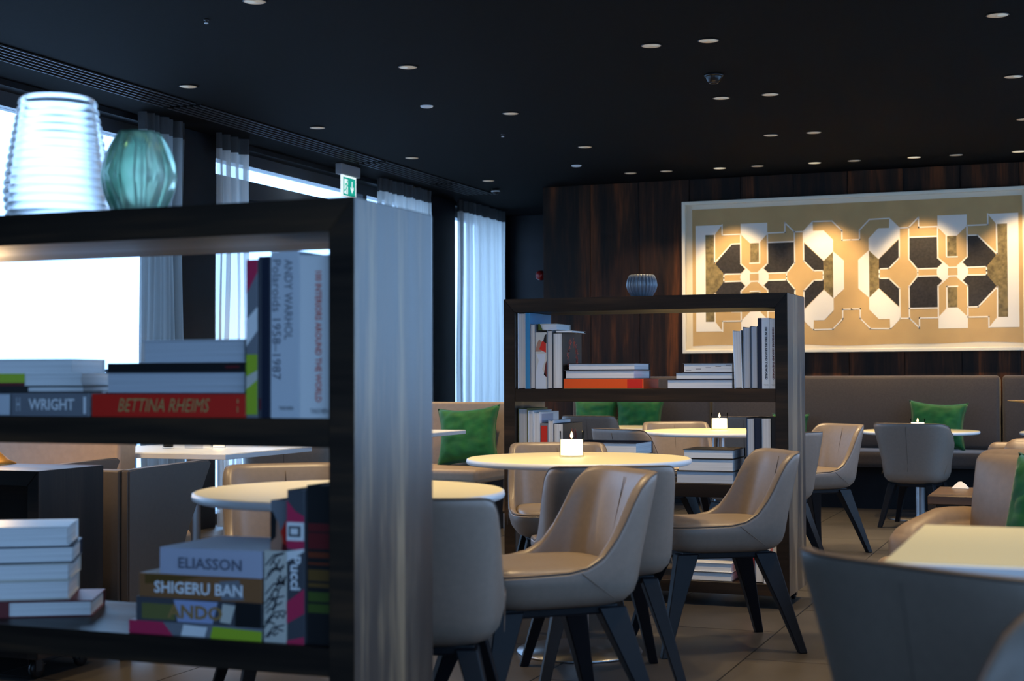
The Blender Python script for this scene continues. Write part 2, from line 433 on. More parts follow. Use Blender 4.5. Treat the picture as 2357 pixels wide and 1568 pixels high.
# terrace door in window 2 with a deep head rail
d1 = struct(newbox('door_1', 'frame_metal', None, -5.98, -5.80, 9.02, 11.38, 2.37, 2.50, 0.004, 1))
newbox('head_rail', 'frame_metal', d1, -5.96, -5.83, 9.02, 11.38, 2.24, 2.365, 0.004, 1)
newbox('stile', 'frame_metal', d1, -5.96, -5.83, 10.16, 10.24, 0.07, 2.24, 0.004, 1)
newbox('stile', 'frame_metal', d1, -5.96, -5.83, 11.30, 11.38, 0.07, 2.24, 0.004, 1)
newbox('handle', 'steel', d1, -5.82, -5.79, 10.19, 10.21, 0.95, 1.15)
for k, (y0, y1) in enumerate(((-2.6, 0.0), (0.1, 3.1), (3.8, 6.8), (7.5, 10.5), (10.7, 12.1))):
    bm = bmesh.new()
    box(bm, 1.64, 1.70, y0, y1, 2.55, 2.6); box(bm, 1.64, 1.70, y0, y1, 0.62, 0.68)
    for y in (y0+0.025, (y0+y1)/2, y1-0.025): box(bm, 1.64, 1.70, y-0.025, y+0.025, 0.68, 2.55)
    w = struct(mesh_object('window_%d' % (k+4), bm, 'frame_metal'))
    for a, b in ((y0+0.05, (y0+y1)/2-0.025), ((y0+y1)/2+0.025, y1-0.05)):
        newbox('pane', 'window_glass', w, 1.665, 1.673, a, b, 0.68, 2.55)
struct(newbox('ground', 'snow', None, -120, 120, -120, 140, -4.2, -4.0))
struct(newbox('terrace', 'terrace', None, -8.2, -6.0, -3, 16, -0.2, -0.08))
# balcony railing outside
rl = thing('balcony_railing', 'dark metal balcony railing with thin upright bars outside the window', 'railing', (-6.95, 0, -0.08))
newbox('top_rail', 'railing_metal', rl, -0.025, 0.025, -2, 15.5, 1.165, 1.19)
newbox('bottom_rail', 'railing_metal', rl, -0.015, 0.015, -2, 15.5, 0.08, 0.10)
bar_bm = bmesh.new(); box(bar_bm, -0.007, 0.007, -0.007, 0.007, 0.0, 1.166)
bar0 = mesh_object('bar', bar_bm, 'railing_metal', rl)
for i in range(140):
    b = bar0 if i == 0 else bar0.copy()
    if i: COL.objects.link(b); b.parent = rl
    b.location = (0, -1.3+0.118*i, 0)

# sheer curtains
def curtain(y0, y1, pleats, seed, label, cloth='voile'):
    t = thing('sheer_curtain', label, 'curtain', (-5.60, y0, 0.0), 0, 'voile curtains along the windows')
    rnd = random.Random(seed); ph = [rnd.uniform(0, 6.3) for _ in range(6)]
    W = y1-y0
    def xoff(u, z):
        k = 1.0-0.35*(z/ZC)
        return 0.030*math.sin(2*math.pi*pleats*u+0.9*(1-z/ZC)*math.sin(ph[0]+5*u)) + 0.018*k*math.sin(2*math.pi*pleats*0.43*u+ph[1]+0.5*(ZC-z)) + 0.01*math.sin(2*math.pi*pleats*1.9*u+ph[2])
    nu = max(60, int(pleats*14))
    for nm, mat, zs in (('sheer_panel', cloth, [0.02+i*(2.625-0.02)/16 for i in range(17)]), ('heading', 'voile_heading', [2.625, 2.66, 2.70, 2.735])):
        bm = bmesh.new(); g = []
        for z in zs:
            spread = 1.0
            g.append([bm.verts.new((xoff(i/nu, z), W*(i/nu)+0.012*math.sin(3*z+ph[3]+4*i/nu), z)) for i in range(nu+1)])
        for a in range(len(zs)-1):
            for i in range(nu): bm.faces.new((g[a][i], g[a][i+1], g[a+1][i+1], g[a+1][i]))
        mesh_object(nm, bm, mat, t, True)
    return t
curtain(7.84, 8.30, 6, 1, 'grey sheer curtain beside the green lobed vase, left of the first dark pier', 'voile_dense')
curtain(8.70, 9.15, 4, 2, 'pale sheer curtain right of the first dark pier, above the stacked books')
curtain(11.22, 12.28, 12, 3, 'short visible top of sheer curtain above the tall bookcase end panel')
curtain(12.88, 14.10, 13, 4, 'bright full-length sheer curtain next to the far bookcase')

# linear ceiling grilles
def grille(y0, y1, label):
    t = thing('ceiling_grille', label, 'air grille', (-5.25, y0, ZC), 0, 'linear air grilles in the ceiling')
    newbox('backing', 'grille_dark', t, -0.125, 0.125, 0, y1-y0, -0.004, 0.0)
    for k in range(6):
        x = -0.118+k*0.0472
        newbox('slat', 'grille_metal', t, x-0.0035, x+0.0035, 0, y1-y0, -0.011, -0.004)
grille(2.4, 7.75, 'long linear slot grille in the ceiling at the upper left')
grille(7.80, 10.35, 'linear slot grille in the ceiling left of the exit sign')
grille(10.40, 11.75, 'short linear slot grille in the ceiling above the exit sign')
grille(11.80, 12.60, 'farthest linear slot grille next to the round ceiling camera')

# recessed ceiling spots
def downlight_mesh(bright):
    t = thing('recessed_downlight', 'x', 'ceiling light', (0, 0, ZC), 0, 'recessed ceiling spots')
    bm = bmesh.new(); lathe(bm, [(0.050, 0.0), (0.054, -0.004), (0.0505, -0.006), (0.049, -0.002)], 28, cap=False)
    mesh_object('trim_ring', bm, 'plastic_black', t, True)
    bm = bmesh.new(); lathe(bm, [(0.0, -0.0012), (0.018, -0.0015), (0.036, -0.0025), (0.0495, -0.0045)], 28)
    mesh_object('reflector', bm, 'lamp_disc_bright' if bright else 'lamp_disc', t, True)
    return t
dl_dim = downlight_mesh(False); dl_bri = downlight_mesh(True)
def spot_part(parent, watts, size, blend, aim=None):
    l = bpy.data.lights.new('lamp', 'SPOT'); l.energy = watts; l.color = WARM; l.spot_size = R(size); l.spot_blend = blend
    l.shadow_soft_size = 0.035
    o = bpy.data.objects.new('lamp', l); COL.objects.link(o); o.parent = parent; o.location = (0, 0, -0.02)
    if aim: o.rotation_euler = Vector(aim).to_track_quat('-Z', 'Y').to_euler()
rows = [(7.28, 'nearest row'), (8.82, 'second row'), (10.32, 'third row')]
cols = [(-4.87, 'by the window grille'), (-3.46, 'left of centre'), (-2.08, 'left of the middle pair'), (-1.78, 'right of the middle pair'), (-0.39, 'at the right edge')]
used = set()
def place_down(x, y, label, bright, watts, size=72, blend=0.85, aim=None):
    src = dl_bri if bright else dl_dim
    key = id(src)
    if key in used: o = dup(src, (x, y, ZC), 0, label, 'recessed ceiling spots')
    else: used.add(key); o = src; o.location = (x, y, ZC); o['label'] = label
    return o, watts, size, blend, aim
pend = []
for y, rn in rows:
    for x, cn in cols:
        pend.append(place_down(x, y, 'recessed ceiling spot in the %s, %s' % (rn, cn), False, LAMP_W))
pend.append(place_down(-3.49, 5.74, 'recessed ceiling spot cut by the top edge of the picture', False, LAMP_W))
pend.append(place_down(-4.83, 11.78, 'recessed ceiling spot beside the round ceiling camera', False, LAMP_W))
far = [(-3.557, 0), (-3.25, 0), (-2.80, 1), (-2.49, 0), (-2.03, 1), (-1.72, 0), (-1.26, 1), (-0.947, 0), (-0.49, 1)]
names = ['first from the left', 'second from the left', 'third from the left, bright', 'fourth from the left', 'fifth from the left, bright', 'sixth from the left', 'seventh from the left, bright', 'eighth from the left', 'rightmost, bright']
for (x, b), nm in zip(far, names):
    pend.append(place_down(x, 11.80, 'ceiling spot in the last row before the artwork wall, %s' % nm, bool(b), 105.0 if b else (30.0 if x < -3 else 10.0), 62 if b else 75, 0.6, (0, 0.44, -1.0) if b else (0, 0.22, -1)))
for y, x, lab, k in ((5.74, -2.08, 'ceiling spot above the candle-lit round table, left of a pair', 0.62), (5.74, -1.78, 'ceiling spot above the candle-lit round table, right of a pair', 0.62), (5.74, -0.39, 'ceiling spot above the right-hand armchairs', 0.8), (4.2, -2.08, 'ceiling spot above the nearest round table, left of a pair', 0.62), (4.2, -1.78, 'ceiling spot above the nearest round table, right of a pair', 0.62), (4.2, -0.39, 'ceiling spot above the square table, nearer the armchairs', 0.7), (4.2, -3.49, 'ceiling spot above the low console', 0.7), (2.66, -0.39, 'ceiling spot right of the near bookcase, above the square table', 0.6)):
    pend.append(place_down(x, y, lab, False, LAMP_W*k))
for o, w, s, b, a in pend: spot_part(o, w, s, b, a)
bm_s = bmesh.new(); lathe(bm_s, [(0.0, -0.010), (0.030, -0.010), (0.039, -0.006), (0.041, 0.0)], 24)
sp0 = tag(mesh_object('ceiling_speaker', bm_s, 'speaker_white', None, True, (-3.856, 8.388, ZC)), 'small plain white ceiling disc between the left-hand spots', 'speaker', 'white ceiling discs')
sp1 = sp0.copy(); COL.objects.link(sp1); sp1.location = (-3.835, 11.22, ZC); sp1['label'] = 'small plain white ceiling disc far back, before the dark corner'
t = thing('smoke_detector', 'black domed smoke detector in the middle of the ceiling', 'smoke detector', (-1.96, 8.13, ZC))
bm = bmesh.new(); lathe(bm, [(0.0, -0.012), (0.052, -0.012), (0.056, 0.0)], 28); mesh_object('base', bm, 'plastic_black', t, True)
bm = bmesh.new(); lathe(bm, [(0.0, -0.048), (0.024, -0.047), (0.036, -0.036), (0.046, -0.014), (0.046, -0.012)], 28); mesh_object('dome', bm, 'plastic_black', t, True)
bm = bmesh.new(); lathe(bm, [(0.018, -0.0475), (0.026, -0.047), (0.026, -0.050), (0.018, -0.050)], 24, cap=False); mesh_object('ring', bm, 'grille_metal', t, True)
t = thing('dome_camera', 'small dark ceiling camera with a pale ring near the far curtain', 'camera', (-4.99, 12.34, ZC))
bm = bmesh.new(); lathe(bm, [(0.0, -0.05), (0.02, -0.046), (0.034, -0.03), (0.038, 0.0)], 24); mesh_object('dome', bm, 'plastic_black', t, True)
bm = bmesh.new(); lathe(bm, [(0.033, -0.028), (0.040, -0.026), (0.040, -0.018), (0.036, -0.018)], 24, cap=False); mesh_object('ring', bm, 'speaker_white', t, True)
for (x, y, lab) in ((-3.886, 5.957, 'tiny sprinkler head in the ceiling at the upper left'), (-3.815, 9.57, 'tiny sprinkler head in the ceiling near the middle')):
    t = thing('sprinkler', lab, 'sprinkler', (x, y, ZC), 0, 'ceiling sprinklers')
    bm = bmesh.new(); lathe(bm, [(0.013, 0.0), (0.013, -0.004), (0.005, -0.006), (0.005, -0.016)], 16); mesh_object('stem', bm, 'grille_metal', t, True)
    bm = bmesh.new(); lathe(bm, [(0.0, -0.019), (0.010, -0.019), (0.010, -0.016), (0.0, -0.016)], 16); mesh_object('deflector', bm, 'speaker_white', t, True)

# exit sign
t = thing('exit_sign', 'green and white emergency exit sign with running figure and down arrow', 'sign', (-5.53, 10.36, ZC))
newbox('housing', 'plastic_grey', t, -0.03, 0.03, 0.0, 0.32, -0.085, 0.0, 0.008)
pn = newbox('panel', 'sign_white', t, -0.008, 0.008, 0.045, 0.285, -0.262, -0.085, 0.002, 1)
X = 0.0085
newbox('green_field', 'sign_green', t, 0.008, 0.0088, 0.062, 0.268, -0.247, -0.100)
def sgn(name, mat, pts, x): return flat_poly(t, name, mat, [(x, a, b) for a, b in pts])
sgn('door_symbol', 'sign_white', [(0.080, -0.232), (0.140, -0.232), (0.140, -0.115), (0.080, -0.115)], 0.0092)
sgn('arrow', 'sign_white', [(0.205, -0.125), (0.218, -0.125), (0.218, -0.185), (0.238, -0.165), (0.238, -0.187), (0.2115, -0.222), (0.185, -0.187), (0.185, -0.165), (0.205, -0.185)], 0.0092)
bm = bmesh.new(); to3 = lambda p: (0.0096, p[0], p[1])
for pl in ([(0.122, -0.148), (0.112, -0.180)], [(0.112, -0.180), (0.124, -0.198), (0.118, -0.222)], [(0.112, -0.180), (0.104, -0.200), (0.088, -0.206)], [(0.122, -0.150), (0.100, -0.156), (0.094, -0.170)], [(0.122, -0.152), (0.132, -0.168), (0.142, -0.166)]): ribbon(bm, pl, 0.010, to3)
bm.faces.new([bm.verts.new((0.0096, 0.128+0.009*math.cos(a), -0.131+0.009*math.sin(a))) for a in [k*math.pi/5 for k in range(10)]])
mesh_object('running_figure', bm, 'sign_green', t)

# alarm bell on the corner of the panelled wall
t = thing('alarm_bell', 'dark red round alarm bell at the corner of the panelled wall', 'alarm bell', (-4.55, 12.56, 1.955))
bm = bmesh.new(); lathe(bm, [(0.0, 0.062), (0.02, 0.060), (0.036, 0.050), (0.044, 0.03), (0.046, 0.0), (0.0, 0.0)], 28)
bmesh.ops.rotate(bm, verts=bm.verts, cent=(0, 0, 0), matrix=Matrix.Rotation(R(90), 3, 'X')); bmesh.ops.translate(bm, verts=bm.verts, vec=(-0.062, -0.06, 0))
mesh_object('gong', bm, 'bell_red', t, True)
newbox('bracket', 'bell_red', t, -0.062, 0.0, -0.06, 0.0, -0.02, 0.02, 0.004)

# ================================================================ ARTWORK ON THE BACK WALL
AX0, AX1, AZ0, AZ1 = -3.255, -0.413, 1.236, 2.536
t = thing('framed_artwork', 'large cream-framed geometric artwork of white, black and gold shapes on tan paper', 'artwork', (0, 12.366, 0))
art = t
fw, fd = 0.028, 0.062
bmF = [('frame_side', AX0, AX0+fw, AZ0, AZ1), ('frame_side', AX1-fw, AX1, AZ0, AZ1), ('frame_rail', AX0+fw, AX1-fw, AZ0, AZ0+fw), ('frame_rail', AX0+fw, AX1-fw, AZ1-fw, AZ1)]
for nm, a, b, c, d in bmF: newbox(nm, 'frame_cream', t, a, b, -fd, 0, c, d, 0.003, 1)
newbox('mount', 'frame_cream', t, AX0+fw, AX1-fw, -0.012, 0, AZ0+fw, AZ1-fw)
bm = bmesh.new(); nx = 40                                 # tan sheet with a slightly wavy lower edge
px0, px1, pz0, pz1 = AX0+0.080, AX1-0.080, AZ0+0.062, AZ1-0.066
g = []
for i in range(nx+1):
    x = px0+(px1-px0)*i/nx; zb = pz0+0.006*math.sin(9*i/nx)+0.004*math.sin(23*i/nx)
    g.append((bm.verts.new((x, -0.0135, zb)), bm.verts.new((x, -0.0135, pz1))))
for i in range(nx): bm.faces.new((g[i][0], g[i+1][0], g[i+1][1], g[i][1]))
mesh_object('paper_sheet', bm, 'paper_tan', t)
polys = [('white', [(-3.145, 2.330), (-2.914, 2.330), (-2.977, 2.248), (-3.060, 2.248), (-3.060, 1.876), (-3.145, 1.876)]),
 ('gold', [(-3.060, 2.248), (-2.981, 2.248), (-2.981, 2.01), (-2.906, 1.911), (-2.906, 1.876), (-3.060, 1.876)]),
 ('black', [(-2.975, 1.999), (-2.834, 2.159), (-2.759, 2.159), (-2.757, 1.994), (-2.720, 1.948), (-2.754, 1.911), (-2.903, 1.911)]),
 ('white', [(-2.754, 2.333), (-2.526, 2.333), (-2.526, 2.240), (-2.595, 2.165), (-2.675, 2.165), (-2.754, 2.243)]),
 ('gold', [(-2.672, 2.163), (-2.600, 2.163), (-2.600, 1.999), (-2.672, 1.999)]),
 ('white', [(-2.761, 1.876), (-2.754, 1.907), (-2.717, 1.948), (-2.677, 1.923), (-2.677, 1.876)]),
 ('white', [(-2.603, 1.876), (-2.603, 1.923), (-2.560, 1.948), (-2.520, 1.907), (-2.516, 1.876)]),
 ('black', [(-2.521, 2.160), (-2.302, 2.160), (-2.300, 1.988), (-2.362, 1.909), (-2.517, 1.909), (-2.558, 1.945), (-2.525, 1.988)]),
 ('white', [(-2.224, 2.244), (-2.145, 2.325), (-2.143, 2.249), (-2.056, 2.249), (-1.978, 2.168), (-1.978, 2.072), (-2.057, 1.996), (-2.224, 2.162)]),
 ('black', [(-2.218, 2.149), (-2.058, 1.993), (-2.058, 1.919), (-2.136, 1.919), (-2.219, 2.005)]),
 ('gold', [(-2.056, 1.994), (-1.980, 2.070), (-1.980, 1.876), (-2.056, 1.876)]),
 ('white', [(-1.980, 2.072), (-1.892, 1.994), (-1.892, 1.876), (-1.980, 1.876)])]
lines = [[(-2.914, 2.330), (-2.914, 2.244), (-2.754, 2.244)], [(-2.979, 2.248), (-2.981, 2.007), (-2.834, 2.163), (-2.755, 2.164)],
 [(-2.754, 2.246), (-2.754, 1.992), (-2.677, 1.921)], [(-2.526, 2.240), (-2.526, 1.990), (-2.603, 1.920)], [(-2.593, 2.169), (-2.593, 1.995), (-2.676, 1.995)],
 [(-2.754, 1.907), (-2.901, 1.908), (-2.901, 1.876)], [(-2.517, 1.906), (-2.367, 1.906), (-2.367, 1.876)],
 [(-2.526, 2.245), (-2.377, 2.245), (-2.377, 2.326), (-2.299, 2.246), (-2.224, 2.245), (-2.145, 2.327), (-1.987, 2.325), (-1.905, 2.240), (-1.905, 2.162), (-1.834, 2.162)],
 [(-2.521, 2.166), (-2.300, 2.166)], [(-2.299, 2.247), (-2.297, 1.988), (-2.362, 1.908)],
 [(-2.224, 2.244), (-2.223, 2.001), (-2.139, 1.916), (-2.062, 1.915), (-2.062, 1.876)], [(-2.677, 1.911), (-2.603, 1.911)]]
MX, MZ = -1.834, 1.876
layer = {'black': -0.0142, 'gold': -0.0146, 'white': -0.0150}
for sx in (0, 1):
    for sz in (0, 1):
        tr = lambda p: ((2*MX-p[0]) if sx else p[0], (2*MZ-p[1]) if sz else p[1])
        for c, pp in polys:
            flat_poly(t, c+'_shape', 'art_'+c, [(tr(p)[0], layer[c], tr(p)[1]) for p in pp])
        bm = bmesh.new()
        for ln in lines: ribbon(bm, [tr(p) for p in ln], 0.0105, lambda p: (p[0], -0.0154, p[1]))
        mesh_object('white_outline', bm, 'art_white', t)
newbox('glass_pane', 'art_glass', t, AX0+fw, AX1-fw, -0.050, -0.047, AZ0+fw, AZ1-fw)

# ================================================================ BANQUETTE ALONG THE BACK WALL
for k, (a, b, lab) in enumerate(((-4.20, -2.985, 'taupe upholstered banquette section behind the far bookcase, with two green cushions'),
                                 (-2.965, -0.668, 'long taupe banquette section under the artwork with one green cushion at its right'),
                                 (-0.648, 1.5, 'taupe banquette section at the right edge behind the lamp'))):
    t = thing('banquette', lab, 'bench', ((a+b)/2, 11.965, 0), 0, 'banquette sections along the back wall')
    h = (b-a)/2
    newbox('plinth', 'wall_black', t, -h+0.01, h-0.01, -0.16, 0.36, 0, 0.34)
    soft('seat', 'fabric_taupe', t, 0, -0.05, 0.395, h, 0.31, 0.058, 0.035, (0, 0, 0.008))
    soft('backrest', 'fabric_taupe', t, 0, 0.27, 0.745, h, 0.085, 0.292, 0.03, (0, 0.012, 0), tilt=R(-3))

# ================================================================ CUSHIONS
def cushion(label, loc, w, h, th, rot, seed, group='green velvet cushions'):
    bm = bmesh.new(); n = 26; top, bot = {}, {}
    for i in range(n+1):
        for j in range(n+1):
            u, v = -1+2*i/n, -1+2*j/n
            pinch = 1-0.15*(1-v*v)*abs(u)**3; pinch2 = 1-0.15*(1-u*u)*abs(v)**3
            x, z = w/2*u*pinch, h/2*v*pinch2
            t_ = th*((1-u**4)*(1-v**4))**0.55
            wr = 0.010*noise.noise(Vector((4*u+seed, 4*v, seed)))+0.006*noise.noise(Vector((9*u, 9*v+seed, 3)))
            edge = (1-u**8)*(1-v**8)
            top[i, j] = bm.verts.new((x, -t_+wr*edge-0.001, z))
            bot[i, j] = top[i, j] if i in (0, n) or j in (0, n) else bm.verts.new((x, t_+wr*edge, z))
    for i in range(n):
        for j in range(n):
            bm.faces.new((top[i, j], top[i+1, j], top[i+1, j+1], top[i, j+1]))
            q = [bot[i, j], bot[i, j+1], bot[i+1, j+1], bot[i+1, j]]
            try: bm.faces.new(q)
            except ValueError: pass
    t = thing('throw_cushion', label, 'cushion', loc, rot[2], group)
    o = mesh_object('cover', bm, 'velvet_green', t, True); o.rotation_euler = (rot[0], rot[1], 0)
    bm = bmesh.new(); e = [top[i, 0] for i in ()]
    pts = []
    for (fx, fz) in [(-1+2*i/12, -1) for i in range(12)]+[(1, -1+2*i/12) for i in range(12)]+[(1-2*i/12, 1) for i in range(12)]+[(-1, 1-2*i/12) for i in range(12)]:
        pts.append((w/2*fx*(1-0.15*(1-fz*fz)*abs(fx)**3), 0, h/2*fz*(1-0.15*(1-fx*fx)*abs(fz)**3)))
    tube(bm, pts, 0.004, 5, True)
    o = mesh_object('piping', bm, 'velvet_green', t, True); o.rotation_euler = (rot[0], rot[1], 0)
    return t
cushion('green velvet cushion on the far-left banquette, left one of the pair', (-3.95, 12.02, 0.66), 0.40, 0.40, 0.075, (R(-14), 0, 0), 1)
cushion('green velvet cushion on the far-left banquette, right one of the pair', (-3.56, 12.02, 0.66), 0.42, 0.40, 0.075, (R(-14), 0, R(4)), 2)
cushion('green velvet cushion on the banquette below the artwork, behind the small round table', (-1.13, 12.01, 0.65), 0.45, 0.38, 0.08, (R(-14), R(3), 0), 3)
cushion('green velvet cushion peeping out right of the far bookcase', (-2.285, 12.02, 0.60), 0.30, 0.27, 0.06, (R(-14), 0, 0), 5)

# ================================================================ CHAIRS
def interp(tab, q):
    if q <= tab[0][0]: return tab[0][1]
    for (a, b), (c, d) in zip(tab[:-1], tab[1:]):
        if q <= c:
            s = (q-a)/(c-a); s = s*s*(3-2*s)*0.5+s*0.5
            return b+(d-b)*s
    return tab[-1][1]
def shell_chair(name, label, mat, W, D, n, rim_tab, seat_z, zb, rake, flare, wall, leg, piping='seam_dark', N=112):
    t = thing(name, label, 'chair')
    raw = []
    for i in range(1440):
        a = 2*math.pi*i/1440-math.pi/2
        c, s = math.cos(a), math.sin(a)
        raw.append((math.copysign(abs(c)**(2/n), c)*W/2, math.copysign(abs(s)**(2/n), s)*D/2))
    acc = [0.0]
    for i in range(1440): acc.append(acc[-1]+math.hypot(raw[(i+1) % 1440][0]-raw[i][0], raw[(i+1) % 1440][1]-raw[i][1]))
    plan = []; j = 0
    for i in range(N):                                      # even spacing round the outline
        tgt = acc[-1]*i/N
        while acc[j+1] < tgt: j += 1
        q = (tgt-acc[j])/max(1e-9, acc[j+1]-acc[j]); p0, p1 = raw[j % 1440], raw[(j+1) % 1440]
        plan.append((p0[0]+(p1[0]-p0[0])*q, p0[1]+(p1[1]-p0[1])*q))
    def warp(x, y, z):
        k = max(0.0, z-seat_z)
        back = 1.0 if y < 0 else max(0.0, 1-y/(D/2))
        return (x*(1+flare*k/(W/2)), y-rake*k*back - flare*0.4*k*(1 if y < 0 else 0), z)
    def ring_profile(rim):
        ow = max(rim-zb-0.075, 0.02); P = [(0.0, zb), (0.45, zb), (0.72, zb+0.002), (0.86, zb+0.016), (0.95, zb+0.042), (0.99, zb+0.075)]
        for k in (0.25, 0.5, 0.75, 0.93): P.append((1.0, zb+0.075+ow*k))
        P += [(0.992, rim-0.003), (0.975, rim+0.004), (1-wall*0.55, rim+0.005), (1-wall*0.85, rim), (1-wall, rim-0.010)]
        lo = seat_z-0.03; hi = rim-0.010
        for k in (0.2, 0.4, 0.6, 0.8, 1.0): P.append((1-wall-0.03*k, hi+(lo-hi)*k))
        return P
    bm = bmesh.new(); rings = []; rims = []
    for (x, y) in plan:
        rim = interp(rim_tab, y+D/2); rims.append(rim)
        rings.append([bm.verts.new(warp(x*s, y*s, z)) for s, z in ring_profile(rim)])
    for i in range(N):
        A, B = rings[i], rings[(i+1) % N]
        for k in range(len(A)-1): bm.faces.new((A[k], B[k], B[k+1], A[k+1]))
    bmesh.ops.remove_doubles(bm, verts=bm.verts, dist=1e-5)
    mesh_object('shell', bm, mat, t, True)
    bm = bmesh.new(); rings = []
    for (x, y) in plan:
        s1 = 1-wall-0.02
        rings.append([bm.verts.new(warp(x*s, y*s, z)) for s, z in [(s1, seat_z-0.028), (s1+0.006, seat_z-0.008), (s1-0.012, seat_z+0.007), (s1-0.06, seat_z+0.016), (0.55, seat_z+0.020), (0.28, seat_z+0.018), (0.0, seat_z+0.017)]])
    for i in range(N):
        A, B = rings[i], rings[(i+1) % N]
        for k in range(len(A)-1): bm.faces.new((A[k], B[k], B[k+1], A[k+1]))
    bmesh.ops.remove_doubles(bm, verts=bm.verts, dist=1e-5)
    mesh_object('seat', bm, mat, t, True)
    bm = bmesh.new()
    tube(bm, [warp(x*0.985, y*0.985, r+0.002) for (x, y), r in zip(plan, rims)], 0.0028, 5, True)
    mesh_object('piping', bm, piping, t, True)
    H = rim_tab[0][1]
    bm = bmesh.new()                                        # stitched seam down the middle of the back, outside and inside
    yb = -D/2
    tube(bm, [warp(0, yb*1.003, zb+0.09+(H-0.02-zb-0.09)*k/8) for k in range(9)], 0.0013, 4)
    mesh_object('seam', bm, piping, t, True); bm = bmesh.new()
    tube(bm, [warp(0, yb*(1-wall-0.012), seat_z+0.02+(H-0.02-seat_z-0.02)*k/8) for k in range(9)], 0.0013, 4)
    mesh_object('seam', bm, piping, t, True)
    for s in (-1, 1):                                       # diagonal stitch where side meets seat
        bm = bmesh.new(); tube(bm, [warp(s*W/2*1.003, -D*0.06-0.10*k/5, seat_z+0.005-0.075*k/5) for k in range(6)], 0.0013, 4)
        mesh_object('side_stitch', bm, piping, t, True)
    fx, fy = W*0.30, D*0.31
    newbox('underframe', 'leg_black', t, -fx-0.02, fx+0.02, -fy-0.02, fy+0.02, zb-0.022, zb+0.006, 0.006)
    tw, td, bw, spx, spy = leg
    for sx in (-1, 1):
        for sy in (-1, 1):
            bm = bmesh.new(); rr = []
            for z, cx, cy, w, d in ((zb-0.002, fx, fy, tw, td), (zb*0.45, fx+(spx-fx)*0.56, fy+(spy-fy)*0.56, (tw+bw)/2*0.92, (td+bw)/2*0.86), (0.0, spx, spy, bw, bw)):
                rr.append([bm.verts.new((sx*cx+a*w/2, sy*cy+b*d/2, z)) for a, b in ((-1, -1), (1, -1), (1, 1), (-1, 1))])
            for k in range(2):
                for i in range(4): bm.faces.new((rr[k][i], rr[k][(i+1) % 4], rr[k+1][(i+1) % 4], rr[k+1][i]))
            bm.faces.new(rr[0]); bm.faces.new(rr[2][::-1])
            bmesh.ops.recalc_face_normals(bm, faces=bm.faces)
            bmesh.ops.bevel(bm, geom=bm.edges[:], offset=0.003, segments=1, affect='EDGES')
            mesh_object('leg', bm, 'leg_black', t)
    return t
RIM_A = [(0.0, 0.757), (0.03, 0.756), (0.055, 0.748), (0.078, 0.722), (0.098, 0.672), (0.115, 0.615), (0.135, 0.562), (0.165, 0.520), (0.205, 0.497), (0.26, 0.486), (0.50, 0.480)]
chairA = shell_chair('dining_chair', 'x', 'leather', 0.462, 0.50, 4.6, RIM_A, 0.480, 0.378, 0.23, 0.0, 0.13, (0.056, 0.085, 0.032, 0.240, 0.272))
RIM_B = [(0.0, 0.735), (0.06, 0.733), (0.14, 0.715), (0.24, 0.665), (0.34, 0.60), (0.44, 0.555), (0.56, 0.535)]
chairB = shell_chair('tub_chair', 'x', 'leather', 0.47, 0.52, 3.2, RIM_B, 0.44, 0.31, 0.10, 0.21, 0.11, (0.058, 0.085, 0.032, 0.225, 0.23))
usedc = set()
def chair(src, bx, by, ang, label, off=0.29, group='leather dining chairs', scale=None):
    a = R(ang); f = (-math.sin(a), math.cos(a)); loc = (bx+off*f[0], by+off*f[1], 0)
    if src.name in usedc: return dup(src, loc, a, label, group, scale)
    usedc.add(src.name); src.location = loc; src.rotation_euler = (0, 0, a); src['label'] = label; src['group'] = group
    if scale: src.scale = scale
    return src
chair(chairA, -1.533, 3.215, 20, 'taupe leather chair seen from behind, half hidden by the tall bookcase end panel', scale=(0.985, 0.985, 0.985))
chair(chairA, -1.314, 4.305, 133, 'taupe leather chair in the foreground facing left, its tan seat in full view', scale=(1.025, 1.025, 1.0))
chair(chairA, -1.45, 4.60, 27, 'taupe leather chair with its back to us, in front of the candle-lit round table')
chair(chairA, -1.128, 5.797, 122, 'taupe leather chair facing left in front of the far bookcase right post')
chair(chairA, -2.21, 6.18, 204.6, 'taupe leather chair facing us behind the candle-lit round table')
chair(chairA, -2.48, 7.87, -28, 'grey-looking leather chair seen behind the far bookcase, left of the second candle table')
chair(chairA, -2.50, 9.23, 206, 'tan-lit leather chair facing us behind the second candle table')
chair(chairA, -1.39, 9.06, 138, 'tan-lit leather chair facing left just right of the far bookcase, its inner back showing')
chair(chairA, -1.40, 7.66, 60, 'bluish leather chair right beside the far bookcase end panel, partly hidden by it')
chair(chairA, -3.49, 10.42, 0, 'dark chair back in front of the green cushion pair, seen through the far bookcase')
chair(chairA, -2.33, 10.50, 0, 'dark chair back behind the second candle, seen through the far bookcase')
chair(chairA, -2.55, 4.39, 220, 'leather chair facing us behind the nearest round table, seen through the near bookcase')
chair(chairA, -3.70, 6.36, 20, 'leather chair back beyond the white square table, seen through the near bookcase')
chair(chairB, -1.17, 10.28, -8, 'low tub chair with its back to us before the banquette, at the right', 0.29, 'leather tub chairs', (0.90, 0.98, 0.97))
chair(chairB, -0.258, 2.245, -35, 'large dark tub chair back at the lower right before the square table', 0.30, 'leather tub chairs', (1.08, 1.0, 1.03))
chair(chairA, 0.075, 1.875, 125, 'leather chair cut off by the lower right corner of the picture')

